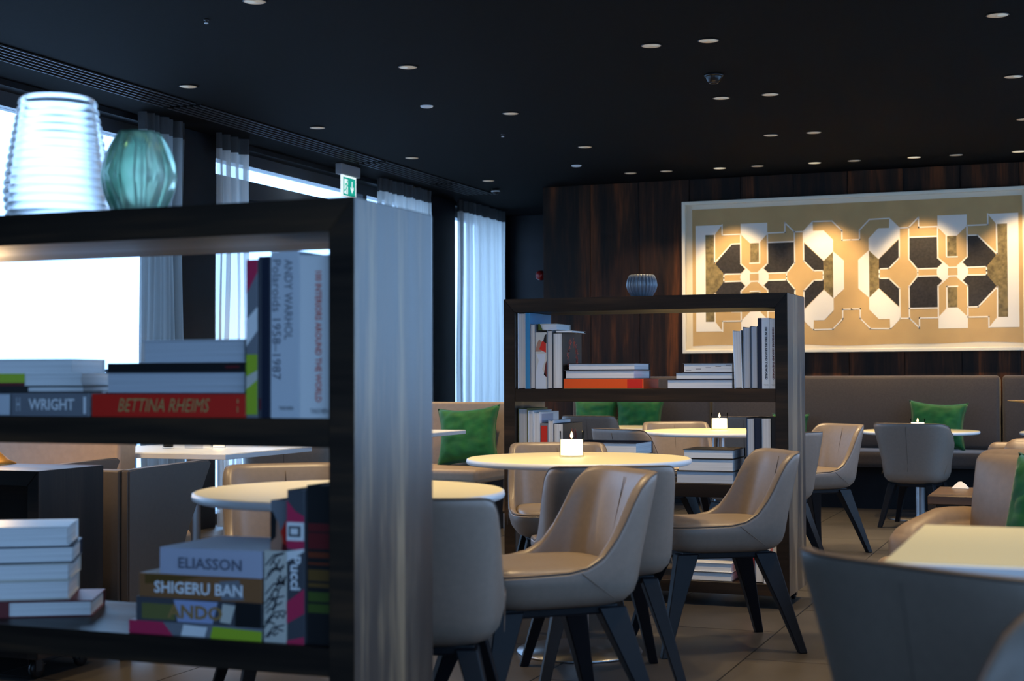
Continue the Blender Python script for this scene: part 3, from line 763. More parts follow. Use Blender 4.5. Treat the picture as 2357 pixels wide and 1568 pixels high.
# ================================================================ TABLES
def round_table(label, x, y, z, r, top='table_cream', group='round pedestal tables'):
    t = thing('round_table', label, 'table', (x, y, 0), 0, group)
    bm = bmesh.new(); lathe(bm, [(r-0.012, z-0.024), (r-0.003, z-0.020), (r, z-0.012), (r-0.002, z-0.003), (r-0.006, z-0.0008)], 72, cap=False)
    mesh_object('table_edge', bm, 'table_edge', t, True)
    bm = bmesh.new(); lathe(bm, [(0, z-0.0235), (r-0.012, z-0.0235), (r-0.006, z-0.001), (r-0.008, z), (0, z)], 72)
    mesh_object('tabletop', bm, top, t)
    bm = bmesh.new(); lathe(bm, [(0.0, z-0.034), (0.13, z-0.034), (0.13, z-0.0236), (0.0, z-0.0236)], 32); mesh_object('mounting_plate', bm, 'steel', t)
    bm = bmesh.new(); lathe(bm, [(0.036, 0.012), (0.036, z-0.034)], 28, cap=False); mesh_object('column', bm, 'steel', t, True)
    bm = bmesh.new(); lathe(bm, [(0.0, 0.0), (0.235, 0.0), (0.238, 0.004), (0.235, 0.010), (0.06, 0.014), (0.037, 0.02), (0.0, 0.02)], 56); mesh_object('base_plate', bm, 'steel', t, True)
    return t
TZ = 0.7325
round_table('round cream pedestal table crossing behind the tall bookcase end panel', -1.893, 3.61, TZ, 0.425)
round_table('round cream pedestal table with the nearest lit candle', -1.815, 5.32, TZ, 0.427)
round_table('round cream pedestal table with the second candle, seen through the far bookcase', -1.963, 8.20, TZ, 0.427)
round_table('small round table by the green cushion pair, seen through the far bookcase', -3.40, 11.28, 0.64, 0.40)
round_table('small round table before the banquette, left of the tan armchairs', -1.165, 11.10, 0.64, 0.42)
round_table('round table just showing at the right edge below the lamp', -0.06, 11.1, 0.64, 0.42)
def square_table(label, x0, x1, y0, y1, z, top, group):
    cx, cy = (x0+x1)/2, (y0+y1)/2
    t = thing('square_table', label, 'table', (cx, cy, 0), 0, group)
    a, b = (x1-x0)/2, (y1-y0)/2
    newbox('table_edge', 'table_edge', t, -a, a, -b, b, z-0.024, z-0.0015, 0.002, 1)
    newbox('tabletop', top, t, -a+0.004, a-0.004, -b+0.004, b-0.004, z-0.0018, z)
    bm = bmesh.new(); lathe(bm, [(0.036, 0.012), (0.036, z-0.024)], 28, cap=False); mesh_object('column', bm, 'steel', t, True)
    newbox('base_plate', 'steel', t, -0.22, 0.22, -0.22, 0.22, 0, 0.012, 0.004)
square_table('square cream table at the lower right behind the dark tub chair', -0.34, 0.36, 2.61, 3.29, 0.72, 'table_cream', 'square tables')
square_table('white square table with glasses, seen through the near bookcase', -4.20, -3.385, 5.34, 6.08, 0.72, 'table_white', 'square tables')
square_table('square table whose corner crosses the green cushion by the window bench', -4.30, -3.54, 7.52, 8.26, 0.72, 'table_white', 'square tables')

def candle(label, x, y, z, r, h, lit=True, group='glass candle holders'):
    t = thing('candle_holder', label, 'candle', (x, y, z), 0, group)
    bm = bmesh.new(); lathe(bm, [(0, 0), (r, 0), (r, h), (r-0.0025, h), (r-0.0025, 0.006), (0, 0.006)], 36); mesh_object('glass', bm, 'cup_glass', t, True)
    wl = h*0.66
    bm = bmesh.new(); lathe(bm, [(0, 0.008), (r-0.004, 0.008), (r-0.004, wl), (r*0.6, wl-0.003), (0, wl-0.004)], 36); mesh_object('wax', bm, 'wax', t, True)
    bm = bmesh.new(); tube(bm, [(0, 0, wl-0.004), (0.0, 0, wl+0.008)], 0.0012, 5); mesh_object('wick', bm, 'plastic_black', t)
    bm = bmesh.new(); lathe(bm, [(0, wl+0.005), (0.005, wl+0.010), (0.0055, wl+0.016), (0.003, wl+0.025), (0, wl+0.033)], 14); mesh_object('flame', bm, 'flame', t, True)
candle('lit candle in clear glass on the nearest candle table', -1.86, 5.37, TZ, 0.0465, 0.10)
candle('glowing candle in clear glass on the table seen through the far bookcase', -2.0, 8.38, TZ, 0.0475, 0.098)
candle('glowing candle in front of the green cushion pair', -3.53, 11.20, 0.64, 0.036, 0.08)
candle('candle glass on the small round table before the banquette', -1.187, 11.16, 0.64, 0.052, 0.085)
candle('small candle glass on the white square table', -3.70, 5.78, 0.72, 0.03, 0.05)
t = thing('tumbler', 'short dark tumbler on the white square table', 'glass', (-3.93, 5.72, 0.72))
bm = bmesh.new(); lathe(bm, [(0, 0), (0.026, 0), (0.03, 0.07), (0.028, 0.07), (0.024, 0.005), (0, 0.005)], 24); mesh_object('wall', bm, 'cup_glass', t, True)
bm = bmesh.new(); lathe(bm, [(0, 0.006), (0.0235, 0.006), (0.025, 0.035), (0, 0.035)], 24); mesh_object('drink', bm, 'bk_black', t, True)
t = thing('condiment_tray', 'small white tray of sachets on the white square table', 'tray', (-3.80, 5.76, 0.72))
newbox('tray', 'white_paint', t, -0.05, 0.05, -0.03, 0.03, 0, 0.03, 0.003)
for k in range(4): newbox('sachet', 'page_white', t, -0.04+0.02*k, -0.028+0.02*k, -0.022, 0.022, 0.03, 0.055)

# ================================================================ BENCHES, ARMCHAIRS
def bench(label, cx, yf, w, back_h, seat_z, rightend=True):
    t = thing('window_bench', label, 'bench', (cx, yf, 0), 0, 'tan leather window benches')
    h = w/2
    newbox('plinth', 'wall_black', t, -h+0.03, h-0.03, 0.05, 0.55, 0, seat_z-0.10)
    soft('seat', 'leather_tan', t, 0, 0.27, seat_z-0.05, h, 0.27, 0.05, 0.03, (0, 0, 0.008))
    soft('backrest', 'leather_tan', t, 0, 0.62, back_h/2+0.05, h, 0.065, back_h/2-0.05, 0.02, (0, 0.01, 0), tilt=R(-3))
    return t
bench('tan leather bench under the bright curtain, with a green cushion', -4.55, 8.92, 1.60, 0.865, 0.435)
bench('lamp-lit tan leather bench behind the low console at the left', -4.52, 4.62, 1.42, 0.93, 0.43)
cushion('green velvet cushion on the tan window bench, pinched top corners', (-3.985, 9.34, 0.635), 0.45, 0.42, 0.09, (R(-16), R(-4), R(6)), 8)
# straight-sided armchair left of the white table
t = thing('box_armchair', 'boxy dark leather armchair with straight sides right of the low console', 'armchair', (-3.55, 4.57, 0))
for s, x in ((-1, -0.22), (1, 0.22)):
    bm = bmesh.new(); prism(bm, [(0.0, 0.08), (0.0, 0.700), (0.08, 0.703), (0.30, 0.707), (0.53, 0.712), (0.555, 0.700), (0.37, 0.43), (0.27, 0.16), (0.24, 0.08)], 'X', x-0.018, x+0.018, 0.006)
    mesh_object('arm', bm, 'leather_dark', t)
newbox('back', 'leather_dark', t, -0.198, 0.198, -0.002, 0.05, 0.08, 0.700, 0.008)
soft('seat_cushion', 'leather_tan', t, 0, 0.25, 0.38, 0.195, 0.24, 0.06, 0.03, (0, 0, 0.01))
for sx in (-1, 1):
    for sy in (0.05, 0.24): newbox('leg', 'leg_black', t, sx*0.19-0.015, sx*0.19+0.015, sy-0.015, sy+0.015, 0, 0.085)
def lounge(label, x, y, ang):
    t = thing('lounge_armchair', label, 'armchair', (x, y, 0), R(ang), 'tan leather lounge armchairs')
    newbox('base', 'leather_tan', t, -0.27, 0.27, -0.34, 0.30, 0.10, 0.28, 0.02, 3, True)
    soft('seat_cushion', 'leather_tan', t, 0, 0.04, 0.35, 0.205, 0.28, 0.075, 0.04, (0, 0.01, 0.02))
    soft('back', 'leather_tan', t, 0, -0.345, 0.43, 0.285, 0.055, 0.325, 0.035, (0, 0.01, 0), tilt=R(4))
    soft('back_cushion', 'leather_tan', t, 0, -0.225, 0.585, 0.225, 0.075, 0.185, 0.05, (0, 0.03, 0.012), tilt=R(8))
    for s in (-1, 1):
        bm = bmesh.new(); softbox(bm, 0.07, 0.265, 0.215, 0.06, (0.02, 0.01, 0.03), 6, Matrix.Translation((s*0.265, -0.115, 0.325)))
        for v in bm.verts:                                     # arm slumps towards the front
            q = max(0.0, v.co.y+0.05); v.co.z -= 0.10*q*max(0, v.co.z-0.25)/0.3*2.2
        mesh_object('arm', bm, 'leather_tan', t, True)
        for sy in (-0.3, 0.25): newbox('leg', 'leg_black', t, s*0.24-0.02, s*0.24+0.02, sy-0.02, sy+0.02, 0, 0.105)
    return t
lounge('tan leather lounge armchair at the right behind the square table, green cushion on it', -0.345, 5.26, 140)
lounge('second tan leather lounge armchair at the right edge, behind the first', -0.10, 6.30, 185)
cushion('green velvet cushion at the right edge on the tan lounge armchair', (-0.13, 5.20, 0.60), 0.34, 0.36, 0.07, (R(-14), 0, R(140)+math.pi), 14)

# side table with lamp at the right
t = thing('side_table', 'low dark wooden side table behind the tan armchairs', 'side table', (-0.45, 8.23, 0))
newbox('tabletop', 'wood_side', t, -0.345, 0.345, -0.33, 0.33, 0.375, 0.42, 0.003, 1)
for s in (-1, 1): newbox('side_panel', 'wood_case_z', t, s*0.322-0.022, s*0.322+0.022, -0.33, 0.33, 0.0, 0.375, 0.002, 1)
newbox('apron', 'wood_case_x', t, -0.30, 0.30, -0.325, -0.30, 0.30, 0.375, 0.002, 1)
newbox('shelf', 'wood_case_x', t, -0.30, 0.30, -0.30, 0.32, 0.08, 0.11)
t = thing('folded_napkin', 'peaked white folded napkin on the low side table', 'napkin', (-0.675, 8.45, 0.42))
bm = bmesh.new()
for s, m_ in ((0, 1), (1, -1)):
    pts = [(-0.045, 0), (0.045, 0), (0.025, 0.026), (0.006, 0.037), (-0.012, 0.034), (-0.03, 0.017)]
    A = [bm.verts.new((p[0], -0.03*(1-p[1]/0.04)*m_, p[1])) for p in pts]
    bm.faces.new(A if s else A[::-1])
o = mesh_object('cloth', bm, 'white_paint', t); o.modifiers.new('thick', 'SOLIDIFY').thickness = 0.004

def table_lamp(label, x, y, z, base_r, stem_h, disc_r, watts):
    t = thing('table_lamp', label, 'lamp', (x, y, z), 0, 'brass table lamps')
    bm = bmesh.new(); lathe(bm, [(0, 0), (base_r, 0), (base_r, 0.004), (base_r*0.72, 0.018), (base_r*0.36, 0.05), (0.016, 0.10), (0.012, 0.13), (0, 0.13)], 40); mesh_object('base', bm, 'brass', t, True)
    bm = bmesh.new(); lathe(bm, [(0.009, 0.12), (0.009, stem_h-0.05)], 16, cap=False); mesh_object('stem', bm, 'brass', t, True)
    bm = bmesh.new(); lathe(bm, [(0.03, stem_h-0.06), (0.06, stem_h-0.045), (0.115, stem_h-0.018), (0.0, stem_h-0.016)], 32); mesh_object('diffuser', bm, 'lamp_diffuser', t, True)
    bm = bmesh.new(); lathe(bm, [(0.06, stem_h-0.022), (disc_r*0.6, stem_h-0.012), (disc_r, stem_h-0.002), (disc_r, stem_h+0.002), (disc_r*0.6, stem_h-0.006), (0, stem_h-0.012)], 48, cap=False); mesh_object('shade', bm, 'brass', t, True)
    l = bpy.data.lights.new('bulb', 'POINT'); l.energy = watts; l.color = (1.0, 0.66, 0.32); l.shadow_soft_size = 0.05
    o = bpy.data.objects.new('bulb', l); COL.objects.link(o); o.parent = t; o.location = (0, 0, stem_h-0.10)
table_lamp('brass table lamp with a wide flat shade at the right edge', -0.205, 8.25, 0.42, 0.09, 0.485, 0.21, 4.0)

# ================================================================ BOOKCASES
def castor(parent, x, y, r):
    c = bpy.data.objects.new
    bm = bmesh.new(); box(bm, x-0.022, x+0.022, y-0.022, y+0.022, 2*r+0.001, 2*r+0.008)
    box(bm, x-0.017, x-0.012, y-0.012, y+0.022, r*0.8, 2*r+0.004); box(bm, x+0.012, x+0.017, y-0.012, y+0.022, r*0.8, 2*r+0.004)
    k = mesh_object('castor', bm, 'plastic_black', parent)
    bm = bmesh.new(); lathe(bm, [(0, -0.011), (r*0.8, -0.011), (r, -0.007), (r, 0.007), (r*0.8, 0.011), (0, 0.011)], 24)
    bmesh.ops.rotate(bm, verts=bm.verts, cent=(0, 0, 0), matrix=Matrix.Rotation(R(90), 3, 'Y')); bmesh.ops.translate(bm, verts=bm.verts, vec=(x, y+0.012, r))
    mesh_object('wheel', bm, 'plastic_black', k, True)
    bm = bmesh.new(); box(bm, x-0.010, x+0.010, y+0.03, y+0.052, r*1.2, r*1.45, 0.003, 1); mesh_object('brake', bm, 'plastic_black', k)
def bookcase(label, x1, y0, w, d, H, tops, t_top, t_shelf, t_side, bottom, cr, back=False, veneer='wood_end'):
    """open bookcase, mitred frame; x1 = right outer edge, y0 = front"""
    t = thing('bookcase', label, 'bookcase', (x1-w/2, y0, 0), 0, 'dark wooden bookcases')
    a = w/2
    bm = bmesh.new(); prism(bm, [(-a, H), (a, H), (a-t_side, H-t_top), (-a+t_side, H-t_top)], 'Y', 0, d, 0.0015); mesh_object('top_board', bm, 'wood_case_x', t)
    for s in (-1, 1):
        bm = bmesh.new(); prism(bm, [(s*a, H-0.0005), (s*(a-t_side), H-t_top-0.0005), (s*(a-t_side), bottom), (s*a, bottom)], 'Y', 0, d, 0.0015); o = mesh_object('side_panel', bm, 'wood_case_x', t)
        o.data.materials.append(MATS[veneer])              # figured veneer on the broad faces
        for f in o.data.polygons:
            if abs(f.normal.x) > 0.9: f.material_index = 1
    for k, z in enumerate(tops):
        last = k == len(tops)-1
        zb = bottom if last else z-t_shelf
        newbox('bottom_board' if last else 'shelf', 'wood_case_x', t, -a+t_side, a-t_side, 0.002, d-0.002, zb, z, 0.0015, 1)
    if back: newbox('back_panel', 'wood_case_x', t, -a+t_side, a-t_side, d-0.025, d-0.004, bottom+0.03, H-t_top)
    for sx in (-1, 1):
        for y in (0.045, d-0.075): castor(t, sx*(a-0.05), y, cr)
    return t
bookcase('tall dark bookcase in the left foreground, cut off by the picture edge', -1.408, 2.705, 1.36, 0.387, 1.413, [0.955, 0.483, 0.06], 0.070, 0.060, 0.059, 0.052, 0.022)
bookcase('dark bookcase in the middle distance, open to the dining chairs', -1.258, 6.576, 1.362, 0.42, 1.413, [0.983, 0.551, 0.110], 0.064, 0.060, 0.057, 0.058, 0.024)
bookcase('low dark console on castors at the left, with a brass lamp on it', -3.372, 4.14, 1.25, 0.36, 0.722, [0.12], 0.052, 0.05, 0.046, 0.075, 0.034, True, 'wood_case_z')
table_lamp('brass table lamp on the low console at the left edge', -3.83, 4.42, 0.722, 0.10, 0.36, 0.20, 16.0)

# ---------------------------------------------------------------- books
def book(label, mode, x0, x1, z0, z1, yf, depth, cover, pages='page_white', spine=True, rot=0.0, patches=(), side_patches=(), texts=(), group='books in the near bookcase', lean=0.0, tb=0.003):
    """mode up: upright, thickness along x; mode flat: lying, thickness along z. spine=True turns the spine to the front"""
    t = thing('book', label, 'book', ((x0+x1)/2, yf, z0), rot, group)
    if lean: t.rotation_euler = (0, lean, rot)
    a, h = (x1-x0)/2, z1-z0
    bm = bmesh.new()
    ys0, ys1 = (0.0, tb*1.6) if spine else (depth-tb*1.6, depth)
    bev = 0.0009
    if mode == 'up':
        box(bm, -a, -a+tb, 0, depth, 0, h, bev, 1); box(bm, a-tb, a, 0, depth, 0, h, bev, 1); box(bm, -a+tb*0.5, a-tb*0.5, ys0, ys1, 0, h, bev, 1)
        pg = (-a+tb, a-tb, (ys1 if spine else 0.006), (depth-0.006 if spine else ys0), 0.004, h-0.004)
    else:
        box(bm, -a, a, 0, depth, 0, tb, bev, 1); box(bm, -a, a, 0, depth, h-tb, h, bev, 1); box(bm, -a, a, ys0, ys1, tb*0.5, h-tb*0.5, bev, 1)
        pg = (-a+0.005, a-0.005, (ys1 if spine else 0.006), (depth-0.006 if spine else ys0), tb, h-tb)
    mesh_object('cover', bm, cover, t)
    newbox('pages', pages+'_up' if mode == 'up' and pages.startswith('page') else pages, t, *pg)
    S3 = lambda u, v, e=0.0006: (-a+2*a*u, -e, h*v)
    for i, pt in enumerate(patches):
        flat_poly(t, 'cover_print', pt[0], [S3(u, v, 0.0004+0.0002*(i % 4)) for u, v in pt[1]])
    for i, pt in enumerate(side_patches):                     # on the +x face
        flat_poly(t, 'cover_print', pt[0], [(a+0.0004+0.0002*(i % 4), depth*u, h*v) for u, v in pt[1]])
    for tx in texts:
        txt, mat, u, v, wd, ht, vert = tx[:7]; kw = tx[7] if len(tx) > 7 else {}
        if vert: letters(t, txt, mat, S3(u, v, 0.0015), (0, 0, -1), (1, 0, 0), wd*h, ht*2*a, **kw)
        else: letters(t, txt, mat, S3(u, v, 0.0015), (1, 0, 0), (0, 0, 1), wd*2*a, ht*h, **kw)
    return t
Q = lambda u0, v0, u1, v1: [(u0, v0), (u1, v0), (u1, v1), (u0, v1)]
def scribble(t, lines, w, mat, a, h, name='pen_scrawl'):
    bm = bmesh.new()
    for ln in lines: ribbon(bm, [(-a+2*a*u, h*v) for u, v in ln], w, lambda p: (p[0], -0.0012, p[1]))
    mesh_object(name, bm, mat, t)
YN = 2.722
# top compartment, upright
Z1 = 0.955
book('thick white book with red spine lettering, rightmost upright in the near bookcase', 'up', -1.5455, -1.4695, Z1, 1.297, YN, 0.26, 'bk_white',
     texts=[('100 INTERIORS AROUND THE WORLD', 'ink_red', 0.60, 0.50, 0.80, 0.19, True, dict(bold=0.02)), ('TASCHEN', 'ink_dark', 0.62, 0.045, 0.55, 0.028, False)])
book('thick pale blue photo book with two lines of dark grey spine lettering', 'up', -1.6150, -1.5465, Z1, 1.307, YN, 0.27, 'bk_pale',
     texts=[('ANDY WARHOL', 'ink_grey', 0.64, 0.71, 0.48, 0.28, True), ('Polaroids 1958\u20131987', 'ink_grey', 0.22, 0.59, 0.72, 0.30, True), ('TASCHEN', 'ink_dark', 0.55, 0.06, 0.5, 0.022, False)])
book('navy upright book left of the pale blue photo book', 'up', -1.6460, -1.6160, Z1, 1.298, YN, 0.25, 'bk_navy', patches=[('bk_dgrey', Q(0.08, 0.0, 0.3, 1.0)), ('bk_maroon', Q(0.1, 0.05, 0.25, 0.12))])
book('slim upright pop-art book, red above and lime green below', 'up', -1.6745, -1.6470, Z1, 1.292, YN, 0.24, 'bk_grey',
     patches=[('bk_pink', [(0, 0.78), (1, 0.92), (1, 1), (0, 1)]), ('bk_white', [(0, 0.45), (1, 0.55), (1, 0.70), (0, 0.62)]), ('bk_green', Q(0, 0.02, 1, 0.40)), ('bk_cream', [(0, 0.18), (1, 0.24), (1, 0.30), (0, 0.26)])])
# top compartment, right stack
SZ = [0.955, 1.0055, 1.0545, 1.0735, 1.123]
book('red book with gold handwritten spine lettering, bottom of its stack', 'flat', -2.072, -1.677, SZ[0], SZ[1], YN, 0.29, 'bk_red', patches=[('ink_gold', Q(0.95, 0.62, 0.958, 0.78)), ('ink_gold', Q(0.95, 0.22, 0.956, 0.48))],
     texts=[('BETTINA RHEIMS', 'ink_gold', 0.48, 0.52, 0.60, 0.58, False, dict(shear=0.3))])
book('thick pale book with page edges out, on the red book', 'flat', -2.041, -1.680, SZ[1], SZ[2], YN+0.004, 0.27, 'bk_dgrey', 'page_blue', False)
book('thin black book lying on the thick pale book', 'flat', -2.033, -1.678, SZ[2], SZ[3], YN+0.002, 0.25, 'bk_black', patches=[('bk_maroon', Q(0.86, 0.35, 0.96, 0.6))])
book('thick white book on top of the right stack in the upper compartment', 'flat', -1.944, -1.680, SZ[3], SZ[4], YN+0.003, 0.24, 'bk_pale', 'page_blue', False)
# top compartment, left stack
LZ = [0.955, 1.007, 1.0235, 1.052, 1.086]
book('grey book with bold white capitals on its spine, bottom of the upper left stack', 'flat', -2.420, -2.079, LZ[0], LZ[1], YN, 0.19, 'bk_grey', patches=[('bk_pale', Q(0, 0.05, 0.36, 0.95)), ('ink_white', Q(0.955, 0.12, 0.975, 0.85)), ('bk_dgrey', Q(0.365, 0.03, 0.375, 0.97))],
     texts=[('WRIGHT', 'ink_white', 0.70, 0.52, 0.37, 0.50, False, dict(bold=0.02)), ('H', 'bk_pale', 0.43, 0.52, 0.03, 0.6, False)])
book('thin black book with white pages above the grey one', 'flat', -2.475, -2.160, LZ[1], LZ[2], YN+0.055, 0.20, 'bk_black', 'page_white', False, rot=R(14), patches=[('bk_black', Q(0, 0.0, 0.57, 1.0))])
book('lime-green book with white pages in the left stack', 'flat', -2.475, -2.165, LZ[2], LZ[3], YN+0.055, 0.20, 'bk_white', 'page_white', False, rot=R(14), patches=[('bk_green', Q(0, 0.25, 0.55, 1.0)), ('bk_maroon', Q(0, 0.0, 0.55, 0.25))])
book('white paperback topping the left stack in the upper compartment', 'flat', -2.470, -2.190, LZ[3], LZ[4], YN+0.055, 0.19, 'bk_white', 'page_white', False, rot=R(14))
# lower compartment, upright
Z2 = 0.483
book('black book with rainbow stripes on its spine, beside the bookcase post', 'up', -1.5340, -1.4700, Z2, 0.815, YN+0.01, 0.26, 'bk_black',
     patches=[('bk_maroon', Q(0.05, 0.60, 0.95, 0.70)), ('bk_maroon', Q(0.05, 0.71, 0.95, 0.76)), ('bk_rust', Q(0.05, 0.545, 0.95, 0.58)), ('bk_rust', Q(0.05, 0.50, 0.95, 0.515)), ('bk_amber', Q(0.05, 0.40, 0.95, 0.47)), ('bk_amber', Q(0.05, 0.36, 0.95, 0.385)), ('bk_leafgreen', Q(0.05, 0.27, 0.95, 0.33)), ('bk_leafgreen', Q(0.05, 0.20, 0.95, 0.255))])
book('red, white and grey patterned upright book with white lettering running down its spine', 'up', -1.5755, -1.5345, Z2, 0.805, YN, 0.27, 'bk_dgrey',
     patches=[('bk_pink', [(0, 0.62), (1, 0.60), (1, 0.83), (0.5, 0.86), (0, 0.93)]), ('bk_white', Q(0, 0.67, 1, 0.79)), ('bk_dgrey', Q(0.1, 0.695, 0.8, 0.765)), ('bk_white', Q(0.22, 0.71, 0.65, 0.75)), ('bk_pink', [(0, 0.13), (1, 0.20), (1, 0.36), (0, 0.27)]), ('bk_pink', [(0, 0), (1, 0), (1, 0.05), (0, 0.02)]), ('bk_dgrey', Q(0.35, 0.72, 0.52, 0.74)), ('bk_white', [(0, 0.53), (1, 0.60), (1, 0.62), (0, 0.60)])],
     texts=[('Pucci', 'ink_white', 0.52, 0.46, 0.22, 0.62, True, dict(bold=0.03))])
book('book with a dark-haired face on red, upright behind the scribbled one', 'up', -1.6270, -1.5770, Z2, 0.780, YN+0.020, 0.22, 'bk_grey',
     patches=[('bk_red', [(0.55, 0.62), (1, 0.60), (1, 0.88), (0.75, 0.86), (0.5, 0.78)]), ('bk_skin', [(0, 0.55), (0.5, 0.58), (0.6, 0.72), (0.35, 0.86), (0, 0.86)]), ('bk_black', [(0, 0.70), (0.28, 0.74), (0.30, 0.86), (0.12, 0.92), (0, 0.92)]), ('bk_maroon', [(0.5, 0.6), (1, 0.55), (1, 0.66), (0.6, 0.7)])])
sb = book('cream book scrawled with black pen strokes, in front of the face book', 'up', -1.6310, -1.5770, Z2, 0.676, YN, 0.018, 'bk_cream')
rs = random.Random(3); L = []
for k in range(17):
    u, v = rs.uniform(0.05, 0.7), 0.06+0.052*k; L.append([(u, v), (u+0.12, v+0.05), (u+0.28, v+rs.uniform(-0.05, 0.08)), (min(0.97, u+0.42), v+rs.uniform(0.02, 0.10))])
    if k % 3 == 0: L.append([(0.1, v), (0.45, v+0.11), (0.9, v+0.14)])
scribble(sb, L, 0.0032, 'ink_dark', 0.027, 0.193)
# lower compartment, right stack
QZ = [0.483, 0.511, 0.563, 0.615, 0.673]
book('thin pop-art book, red left and lime right, bottom of the lower stack', 'flat', -1.971, -1.636, QZ[0], QZ[1], YN, 0.26, 'bk_grey', patches=[('bk_pink', [(0, 0), (0.34, 0), (0.26, 1), (0, 1)]), ('bk_green', [(0.62, 0), (1, 0), (1, 0.75), (0.64, 0.9)]), ('bk_white', [(0.40, 0.05), (0.58, 0.05), (0.60, 0.8), (0.42, 0.9)])],
     texts=[('POP ART', 'ink_white', 0.51, 0.62, 0.17, 0.42, False)])
book('dark book with big bronze capitals on its spine, second from the bottom of its stack', 'flat', -1.953, -1.637, QZ[1], QZ[2], YN, 0.27, 'bk_dgrey', patches=[('bk_sky', [(0.34, 0.05), (0.62, 0.05), (0.66, 0.95), (0.31, 0.95)]), ('bk_olive', Q(0.05, 0.1, 0.32, 0.75)), ('bk_cream', [(0.68, 0.15), (0.76, 0.1), (0.80, 0.85), (0.70, 0.9)]), ('bk_black', Q(0.80, 0.0, 1, 1)), ('ink_white', Q(0.895, 0.25, 0.91, 0.72))],
     texts=[('ANDO', 'ink_bronze', 0.48, 0.48, 0.44, 0.58, False, dict(bold=0.03))])
book('brown book with bold white capitals on its spine, in the lower stack', 'flat', -1.945, -1.636, QZ[2], QZ[3], YN, 0.26, 'bk_brown', patches=[('bk_grey', [(0.68, 0.05), (0.86, 0.1), (0.82, 0.9), (0.66, 0.8)]), ('bk_amber', [(0.05, 0.55), (0.3, 0.7), (0.5, 0.95), (0.05, 0.95)])],
     texts=[('SHIGERU BAN', 'ink_white', 0.49, 0.46, 0.72, 0.50, False, dict(bold=0.025))])
book('lavender-grey book with dark capitals on its spine, top of the lower stack', 'flat', -1.892, -1.636, QZ[3], QZ[4], YN, 0.25, 'bk_lav', texts=[('ELIASSON', 'ink_grey', 0.50, 0.45, 0.62, 0.42, False, dict(bold=0.02))])
# lower compartment, left stack of white books turned a little
WZ = [0.483, 0.521, 0.566, 0.606, 0.646, 0.692]
for k, (x0, x1, cov, lab, rr, yy) in enumerate(((-2.480, -2.165, 'bk_maroon', 'white book with a red spine end, bottom of the white stack', 28, 0.078), (-2.490, -2.225, 'bk_cream', 'white book second from the bottom of the white stack', 31, 0.078), (-2.490, -2.225, 'bk_cream', 'white book in the middle of the white stack', 30, 0.078), (-2.490, -2.215, 'bk_navy', 'white book with a thin dark cover second from the top of the white stack', 32, 0.078), (-2.490, -2.230, 'bk_white', 'white book topping the white stack in the lower compartment', 31, 0.080))):
    book(lab, 'flat', x0, x1, WZ[k], WZ[k+1], YN+yy, 0.19, cov, 'page_white', False, rot=R(rr), patches=[('bk_maroon', Q(0, 0.05, 0.40, 0.95))] if k == 0 else ())

# far bookcase
GF = 'books in the far bookcase'
YF = 6.600
FZ = 0.983
book('tall white upright book leftmost in the far bookcase', 'up', -2.558, -2.518, FZ, 1.347, YF, 0.28, 'bk_pale', 'page_white', False, group=GF)
book('tall bright blue upright book in the far bookcase', 'up', -2.517, -2.495, FZ, 1.347, YF, 0.30, 'bk_blue', group=GF)
book('grey-white upright book next to the blue one', 'up', -2.494, -2.468, FZ, 1.293, YF, 0.25, 'bk_grey', 'page_white', False, group=GF)
book('book with a woman in profile on its spine, far bookcase', 'up', -2.467, -2.410, FZ, 1.252, YF, 0.24, 'bk_cream', group=GF,
     patches=[('bk_pale', [(0.05, 0.0), (0.95, 0.0), (0.92, 0.25), (0.6, 0.35), (0.85, 0.5), (0.9, 0.62), (0.1, 0.62), (0.3, 0.5), (0.05, 0.3)]), ('bk_skin', [(0.0, 0.66), (0.5, 0.66), (0.7, 0.80), (0.35, 0.88), (0.15, 0.80)]), ('bk_red', [(0.35, 0.70), (0.95, 0.64), (0.95, 0.86), (0.6, 0.84)]), ('bk_black', [(0.7, 0.84), (1, 0.80), (1, 0.97), (0.85, 0.95)]), ('bk_maroon', [(0.75, 0.25), (1, 0.2), (1, 0.5), (0.9, 0.45)])])
book('thin grey upright book with page edges out, far bookcase', 'up', -2.408, -2.381, FZ, 1.262, YF, 0.25, 'bk_grey', 'page_white', False, group=GF)
dk = book('dark book with a red oval ornament on its cover, page edges out', 'up', -2.380, -2.329, FZ, 1.250, YF, 0.28, 'bk_black', 'page_white', False, group=GF)
bm = bmesh.new(); pr = random.Random(5)
for k in range(46):
    a = pr.uniform(0, 6.28); r0, r1 = pr.uniform(0.55, 0.75), pr.uniform(0.85, 1.0)
    ribbon(bm, [(0.14+0.085*r0*math.cos(a), 0.145+0.105*r0*math.sin(a)), (0.14+0.085*(r0+r1)/2*math.cos(a+0.15), 0.145+0.105*(r0+r1)/2*math.sin(a+0.15)), (0.14+0.085*r1*math.cos(a+0.05), 0.145+0.105*r1*math.sin(a+0.05))], 0.005, lambda p: (0.0263, p[0], p[1]))
mesh_object('oval_ornament', bm, 'ink_red', dk)
book('small patterned book lying on the upright books, far bookcase', 'flat', -2.456, -2.362, 1.2625, 1.293, YF+0.01, 0.2, 'bk_cream', 'page_white', False, group=GF, patches=[('bk_leafgreen', [(0, 0), (0.25, 0), (0.1, 1), (0, 1)]), ('bk_pale', [(0.3, 0), (1, 0), (1, 0.5)])])
book('thin white booklet lying across the dark book, far bookcase', 'flat', -2.366, -2.285, 1.2505, 1.2585, YF+0.01, 0.2, 'bk_white', group=GF, tb=0.001)
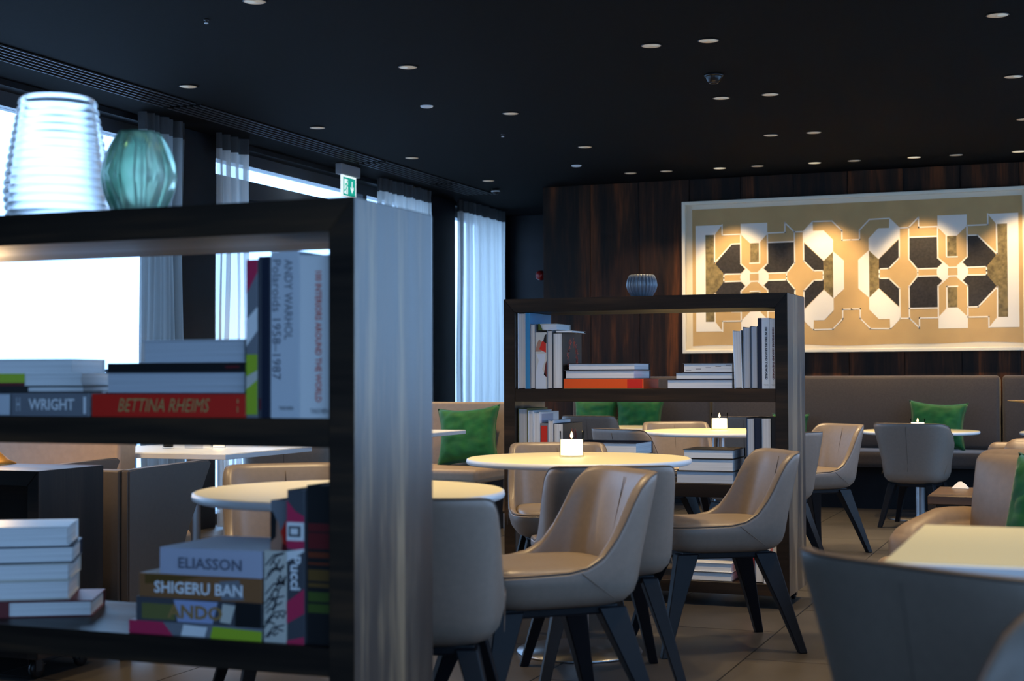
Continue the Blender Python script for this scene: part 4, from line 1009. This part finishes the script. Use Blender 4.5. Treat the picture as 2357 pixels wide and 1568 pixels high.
book('orange-red boxed book at the bottom of the far left stack', 'flat', -2.325, -1.933, FZ, 1.030, YF, 0.28, 'bk_orange', 'bk_orange', True, group=GF, patches=[('bk_red', Q(0.80, 0.04, 0.985, 0.93)), ('bk_olive', Q(0.0, 0.0, 1.0, 0.04))])
book('white-paged book in the middle of the far left stack', 'flat', -2.322, -1.977, 1.030, 1.071, YF+0.004, 0.27, 'bk_dgrey', 'page_white', False, group=GF)
book('black-covered book topping the far left stack', 'flat', -2.306, -1.974, 1.071, 1.103, YF+0.004, 0.25, 'bk_black', 'page_white', False, group=GF)
book('thick white book at the bottom of the far right stack', 'flat', -1.823, -1.513, FZ, 1.026, YF, 0.27, 'bk_navy', 'page_white', False, group=GF)
book('white-paged book in the middle of the far right stack', 'flat', -1.783, -1.513, 1.026, 1.057, YF+0.002, 0.26, 'bk_navy', 'page_white', False, group=GF)
book('white book with small print marks topping the far right stack', 'flat', -1.746, -1.513, 1.057, 1.100, YF+0.003, 0.24, 'bk_dgrey', 'page_white', False, group=GF,
     patches=[('bk_grey', Q(0.06+0.2*k, 0.22+0.13*k, 0.17+0.2*k, 0.29+0.13*k)) for k in range(5)])
book('leaning white upright book, leftmost of the far right group', 'up', -1.505, -1.468, FZ+0.001, 1.248, YF, 0.24, 'bk_white', 'page_white', False, group=GF, lean=R(-1.5))
book('grey upright book second in the far right group', 'up', -1.465, -1.431, FZ, 1.263, YF, 0.25, 'bk_grey', 'page_blue', False, group=GF)
book('bluish grey upright book third in the far right group', 'up', -1.430, -1.398, FZ, 1.267, YF, 0.25, 'bk_dgrey', 'page_blue', False, group=GF)
book('dark upright book in the far right group, taller than its left neighbours', 'up', -1.397, -1.380, FZ, 1.302, YF, 0.26, 'bk_navy', group=GF)
for (x0, x1, z0, z1, lab, inkm) in ((-1.379, -1.344, FZ, 1.302, 'white interiors book with dark lettering, second from the right in the far top row', 'ink_dark'), (-1.343, -1.316, FZ, 1.299, 'white interiors book with dark red lettering, last in the far top row', 'bk_maroon')):
    book(lab, 'up', x0, x1, z0, z1, YF, 0.26, 'bk_white', group=GF, texts=[('100 INTERIORS AROUND THE WORLD', inkm, 0.58, 0.50, 0.74, 0.30, True, dict(bold=0.045)), ('TASCHEN', 'ink_dark', 0.55, 0.055, 0.6, 0.016, False)])
# second row
F2 = 0.551
book('olive-topped upright book, leftmost in the second far row', 'up', -2.556, -2.508, F2, 0.890, YF, 0.28, 'bk_olive', 'page_blue', False, group=GF)
book('pale upright book second in the second far row', 'up', -2.506, -2.480, F2, 0.880, YF, 0.26, 'bk_pale', 'page_white', False, group=GF)
book('white upright book third in the second far row', 'up', -2.479, -2.446, F2, 0.873, YF, 0.27, 'bk_white', 'page_white', False, group=GF, side_patches=[('bk_lav', Q(0.1, 0.82, 0.7, 0.97)), ('bk_green', Q(0.1, 0.78, 0.7, 0.82))])
book('red upright book in the second far row', 'up', -2.445, -2.404, F2, 0.819, YF, 0.22, 'bk_grey', 'bk_red', group=GF, patches=[('bk_red', Q(0.1, 0.02, 0.9, 0.96))])
book('light blue upright book beside the red one', 'up', -2.403, -2.378, F2, 0.833, YF, 0.25, 'bk_pale', 'page_white', False, group=GF)
dk2 = book('dark-covered upright book with white pages in the second far row', 'up', -2.377, -2.327, F2, 0.819, YF, 0.28, 'bk_black', 'page_white', False, group=GF)
bm = bmesh.new()
for k in range(40):
    a = pr.uniform(0, 6.28); r0, r1 = pr.uniform(0.55, 0.75), pr.uniform(0.85, 1.0)
    ribbon(bm, [(0.14+0.08*r0*math.cos(a), 0.145+0.10*r0*math.sin(a)), (0.14+0.08*r1*math.cos(a+0.15), 0.145+0.10*r1*math.sin(a+0.15))], 0.005, lambda p: (0.0258, p[0], p[1]))
mesh_object('oval_ornament', bm, 'ink_red', dk2)
book('blue-paged upright book leftmost of the second-row right group', 'up', -1.452, -1.414, F2, 0.852, YF, 0.26, 'bk_navy', 'page_blue', False, group=GF)
book('navy upright book in the second-row right group', 'up', -1.413, -1.387, F2, 0.852, YF, 0.25, 'bk_navy', group=GF)
book('white-paged upright book in the second-row right group', 'up', -1.386, -1.339, F2, 0.853, YF, 0.26, 'bk_black', 'page_white', False, group=GF)
book('black upright book against the far bookcase right post', 'up', -1.338, -1.316, F2, 0.857, YF, 0.26, 'bk_black', group=GF)
MZ_ = [0.551, 0.607, 0.664, 0.707]
book('thick white book at the bottom of the second-row stack', 'flat', -1.782, -1.512, MZ_[0], MZ_[1], YF, 0.27, 'bk_dgrey', 'page_blue', False, group=GF)
book('thick white book in the middle of the second-row stack', 'flat', -1.772, -1.512, MZ_[1], MZ_[2], YF, 0.26, 'bk_black', 'page_white', False, group=GF)
book('black-and-white covered book topping the second-row stack', 'flat', -1.747, -1.512, MZ_[2], MZ_[3], YF, 0.25, 'bk_black', 'page_white', False, group=GF)
for k, (x0, x1, lab) in enumerate(((-2.325, -1.96, 'large pale book at the bottom of the second-row left stack'), (-2.32, -1.955, 'large dark-edged book in the second-row left stack'), (-2.30, -1.97, 'pale blue book topping the second-row left stack'))):
    book(lab, 'flat', x0, x1, F2+0.06*k, F2+0.06*(k+1)-0.0, YF+0.01, 0.27, ('bk_dgrey', 'bk_navy', 'bk_navy')[k], 'page_white', False, group=GF)
# bottom row
F3 = 0.110
book('white book lying at the bottom of the lowest far shelf', 'flat', -1.730, -1.522, F3, 0.151, YF, 0.26, 'bk_dgrey', 'page_white', False, group=GF)
book('white book lying on top on the lowest far shelf', 'flat', -1.730, -1.522, 0.151, 0.193, YF, 0.25, 'bk_white', 'page_white', False, group=GF)
book('red upright book on the lowest far shelf', 'up', -1.455, -1.421, F3, 0.300, YF, 0.24, 'bk_red', group=GF)
book('white-paged upright book on the lowest far shelf', 'up', -1.419, -1.380, F3, 0.388, YF, 0.25, 'bk_grey', 'page_white', False, group=GF)
book('white interiors book with red lettering on the lowest far shelf', 'up', -1.378, -1.317, F3, 0.433, YF, 0.26, 'bk_white', group=GF, texts=[('100 INTERIORS AROUND THE WORLD', 'ink_red', 0.60, 0.53, 0.74, 0.19, True, dict(bold=0.04)), ('TASCHEN', 'ink_dark', 0.6, 0.05, 0.5, 0.02, False)])

# ================================================================ VASES
t = thing('ribbed_vase', 'large white glass vase with horizontal ribs on the near bookcase', 'vase', (-2.305, 2.895, 1.413))
prof = [(0.0, 0.0), (0.112, 0.0), (0.117, 0.004)]
H = 0.300
for k in range(91):
    s = k/90; z = 0.006+s*(H-0.006)
    r = 0.126-0.037*max(0, s-0.22)**1.3/0.78**1.3-0.008*(max(0, 0.22-s)/0.22)**1.5
    r -= 0.006*(0.5+0.5*math.cos(2*math.pi*s*15+0.8*math.sin(9*s)))**3
    prof.append((r, z))
prof += [(prof[-1][0]-0.004, H), (prof[-1][0]-0.006, H-0.01), (0.108, 0.02), (0.0, 0.012)]
bm = bmesh.new(); lathe(bm, prof, 64); mesh_object('body', bm, 'opal_glass', t, True)
t = thing('lobed_vase', 'green streaked lobed glass vase beside the white ribbed vase', 'vase', (-2.062, 2.88, 1.413))
prof = [(0.0, 0.0), (0.050, 0.0)]
for k in range(25):
    s = k/24; prof.append((0.048+0.036*math.sin(math.pi*min(1, s*0.98+0.02))**0.9-0.002*s, 0.002+0.198*s))
prof += [(0.042, 0.196), (0.074, 0.10), (0.040, 0.012), (0.0, 0.010)]
bm = bmesh.new(); lathe(bm, prof, 96, lobes=8, depth=0.15); mesh_object('body', bm, 'celadon_glass', t, True)
t = thing('ribbed_bowl', 'small slate-blue ribbed bowl on top of the far bookcase', 'bowl', (-1.982, 6.75, 1.413))
prof = [(0.0, 0.0), (0.038, 0.0), (0.052, 0.012), (0.066, 0.035), (0.072, 0.06), (0.068, 0.085), (0.058, 0.108), (0.053, 0.110), (0.062, 0.085), (0.064, 0.06), (0.045, 0.016), (0.0, 0.012)]
bm = bmesh.new(); lathe(bm, prof, 144, lobes=24, depth=0.10); mesh_object('body', bm, 'bowl_glaze', t, True)
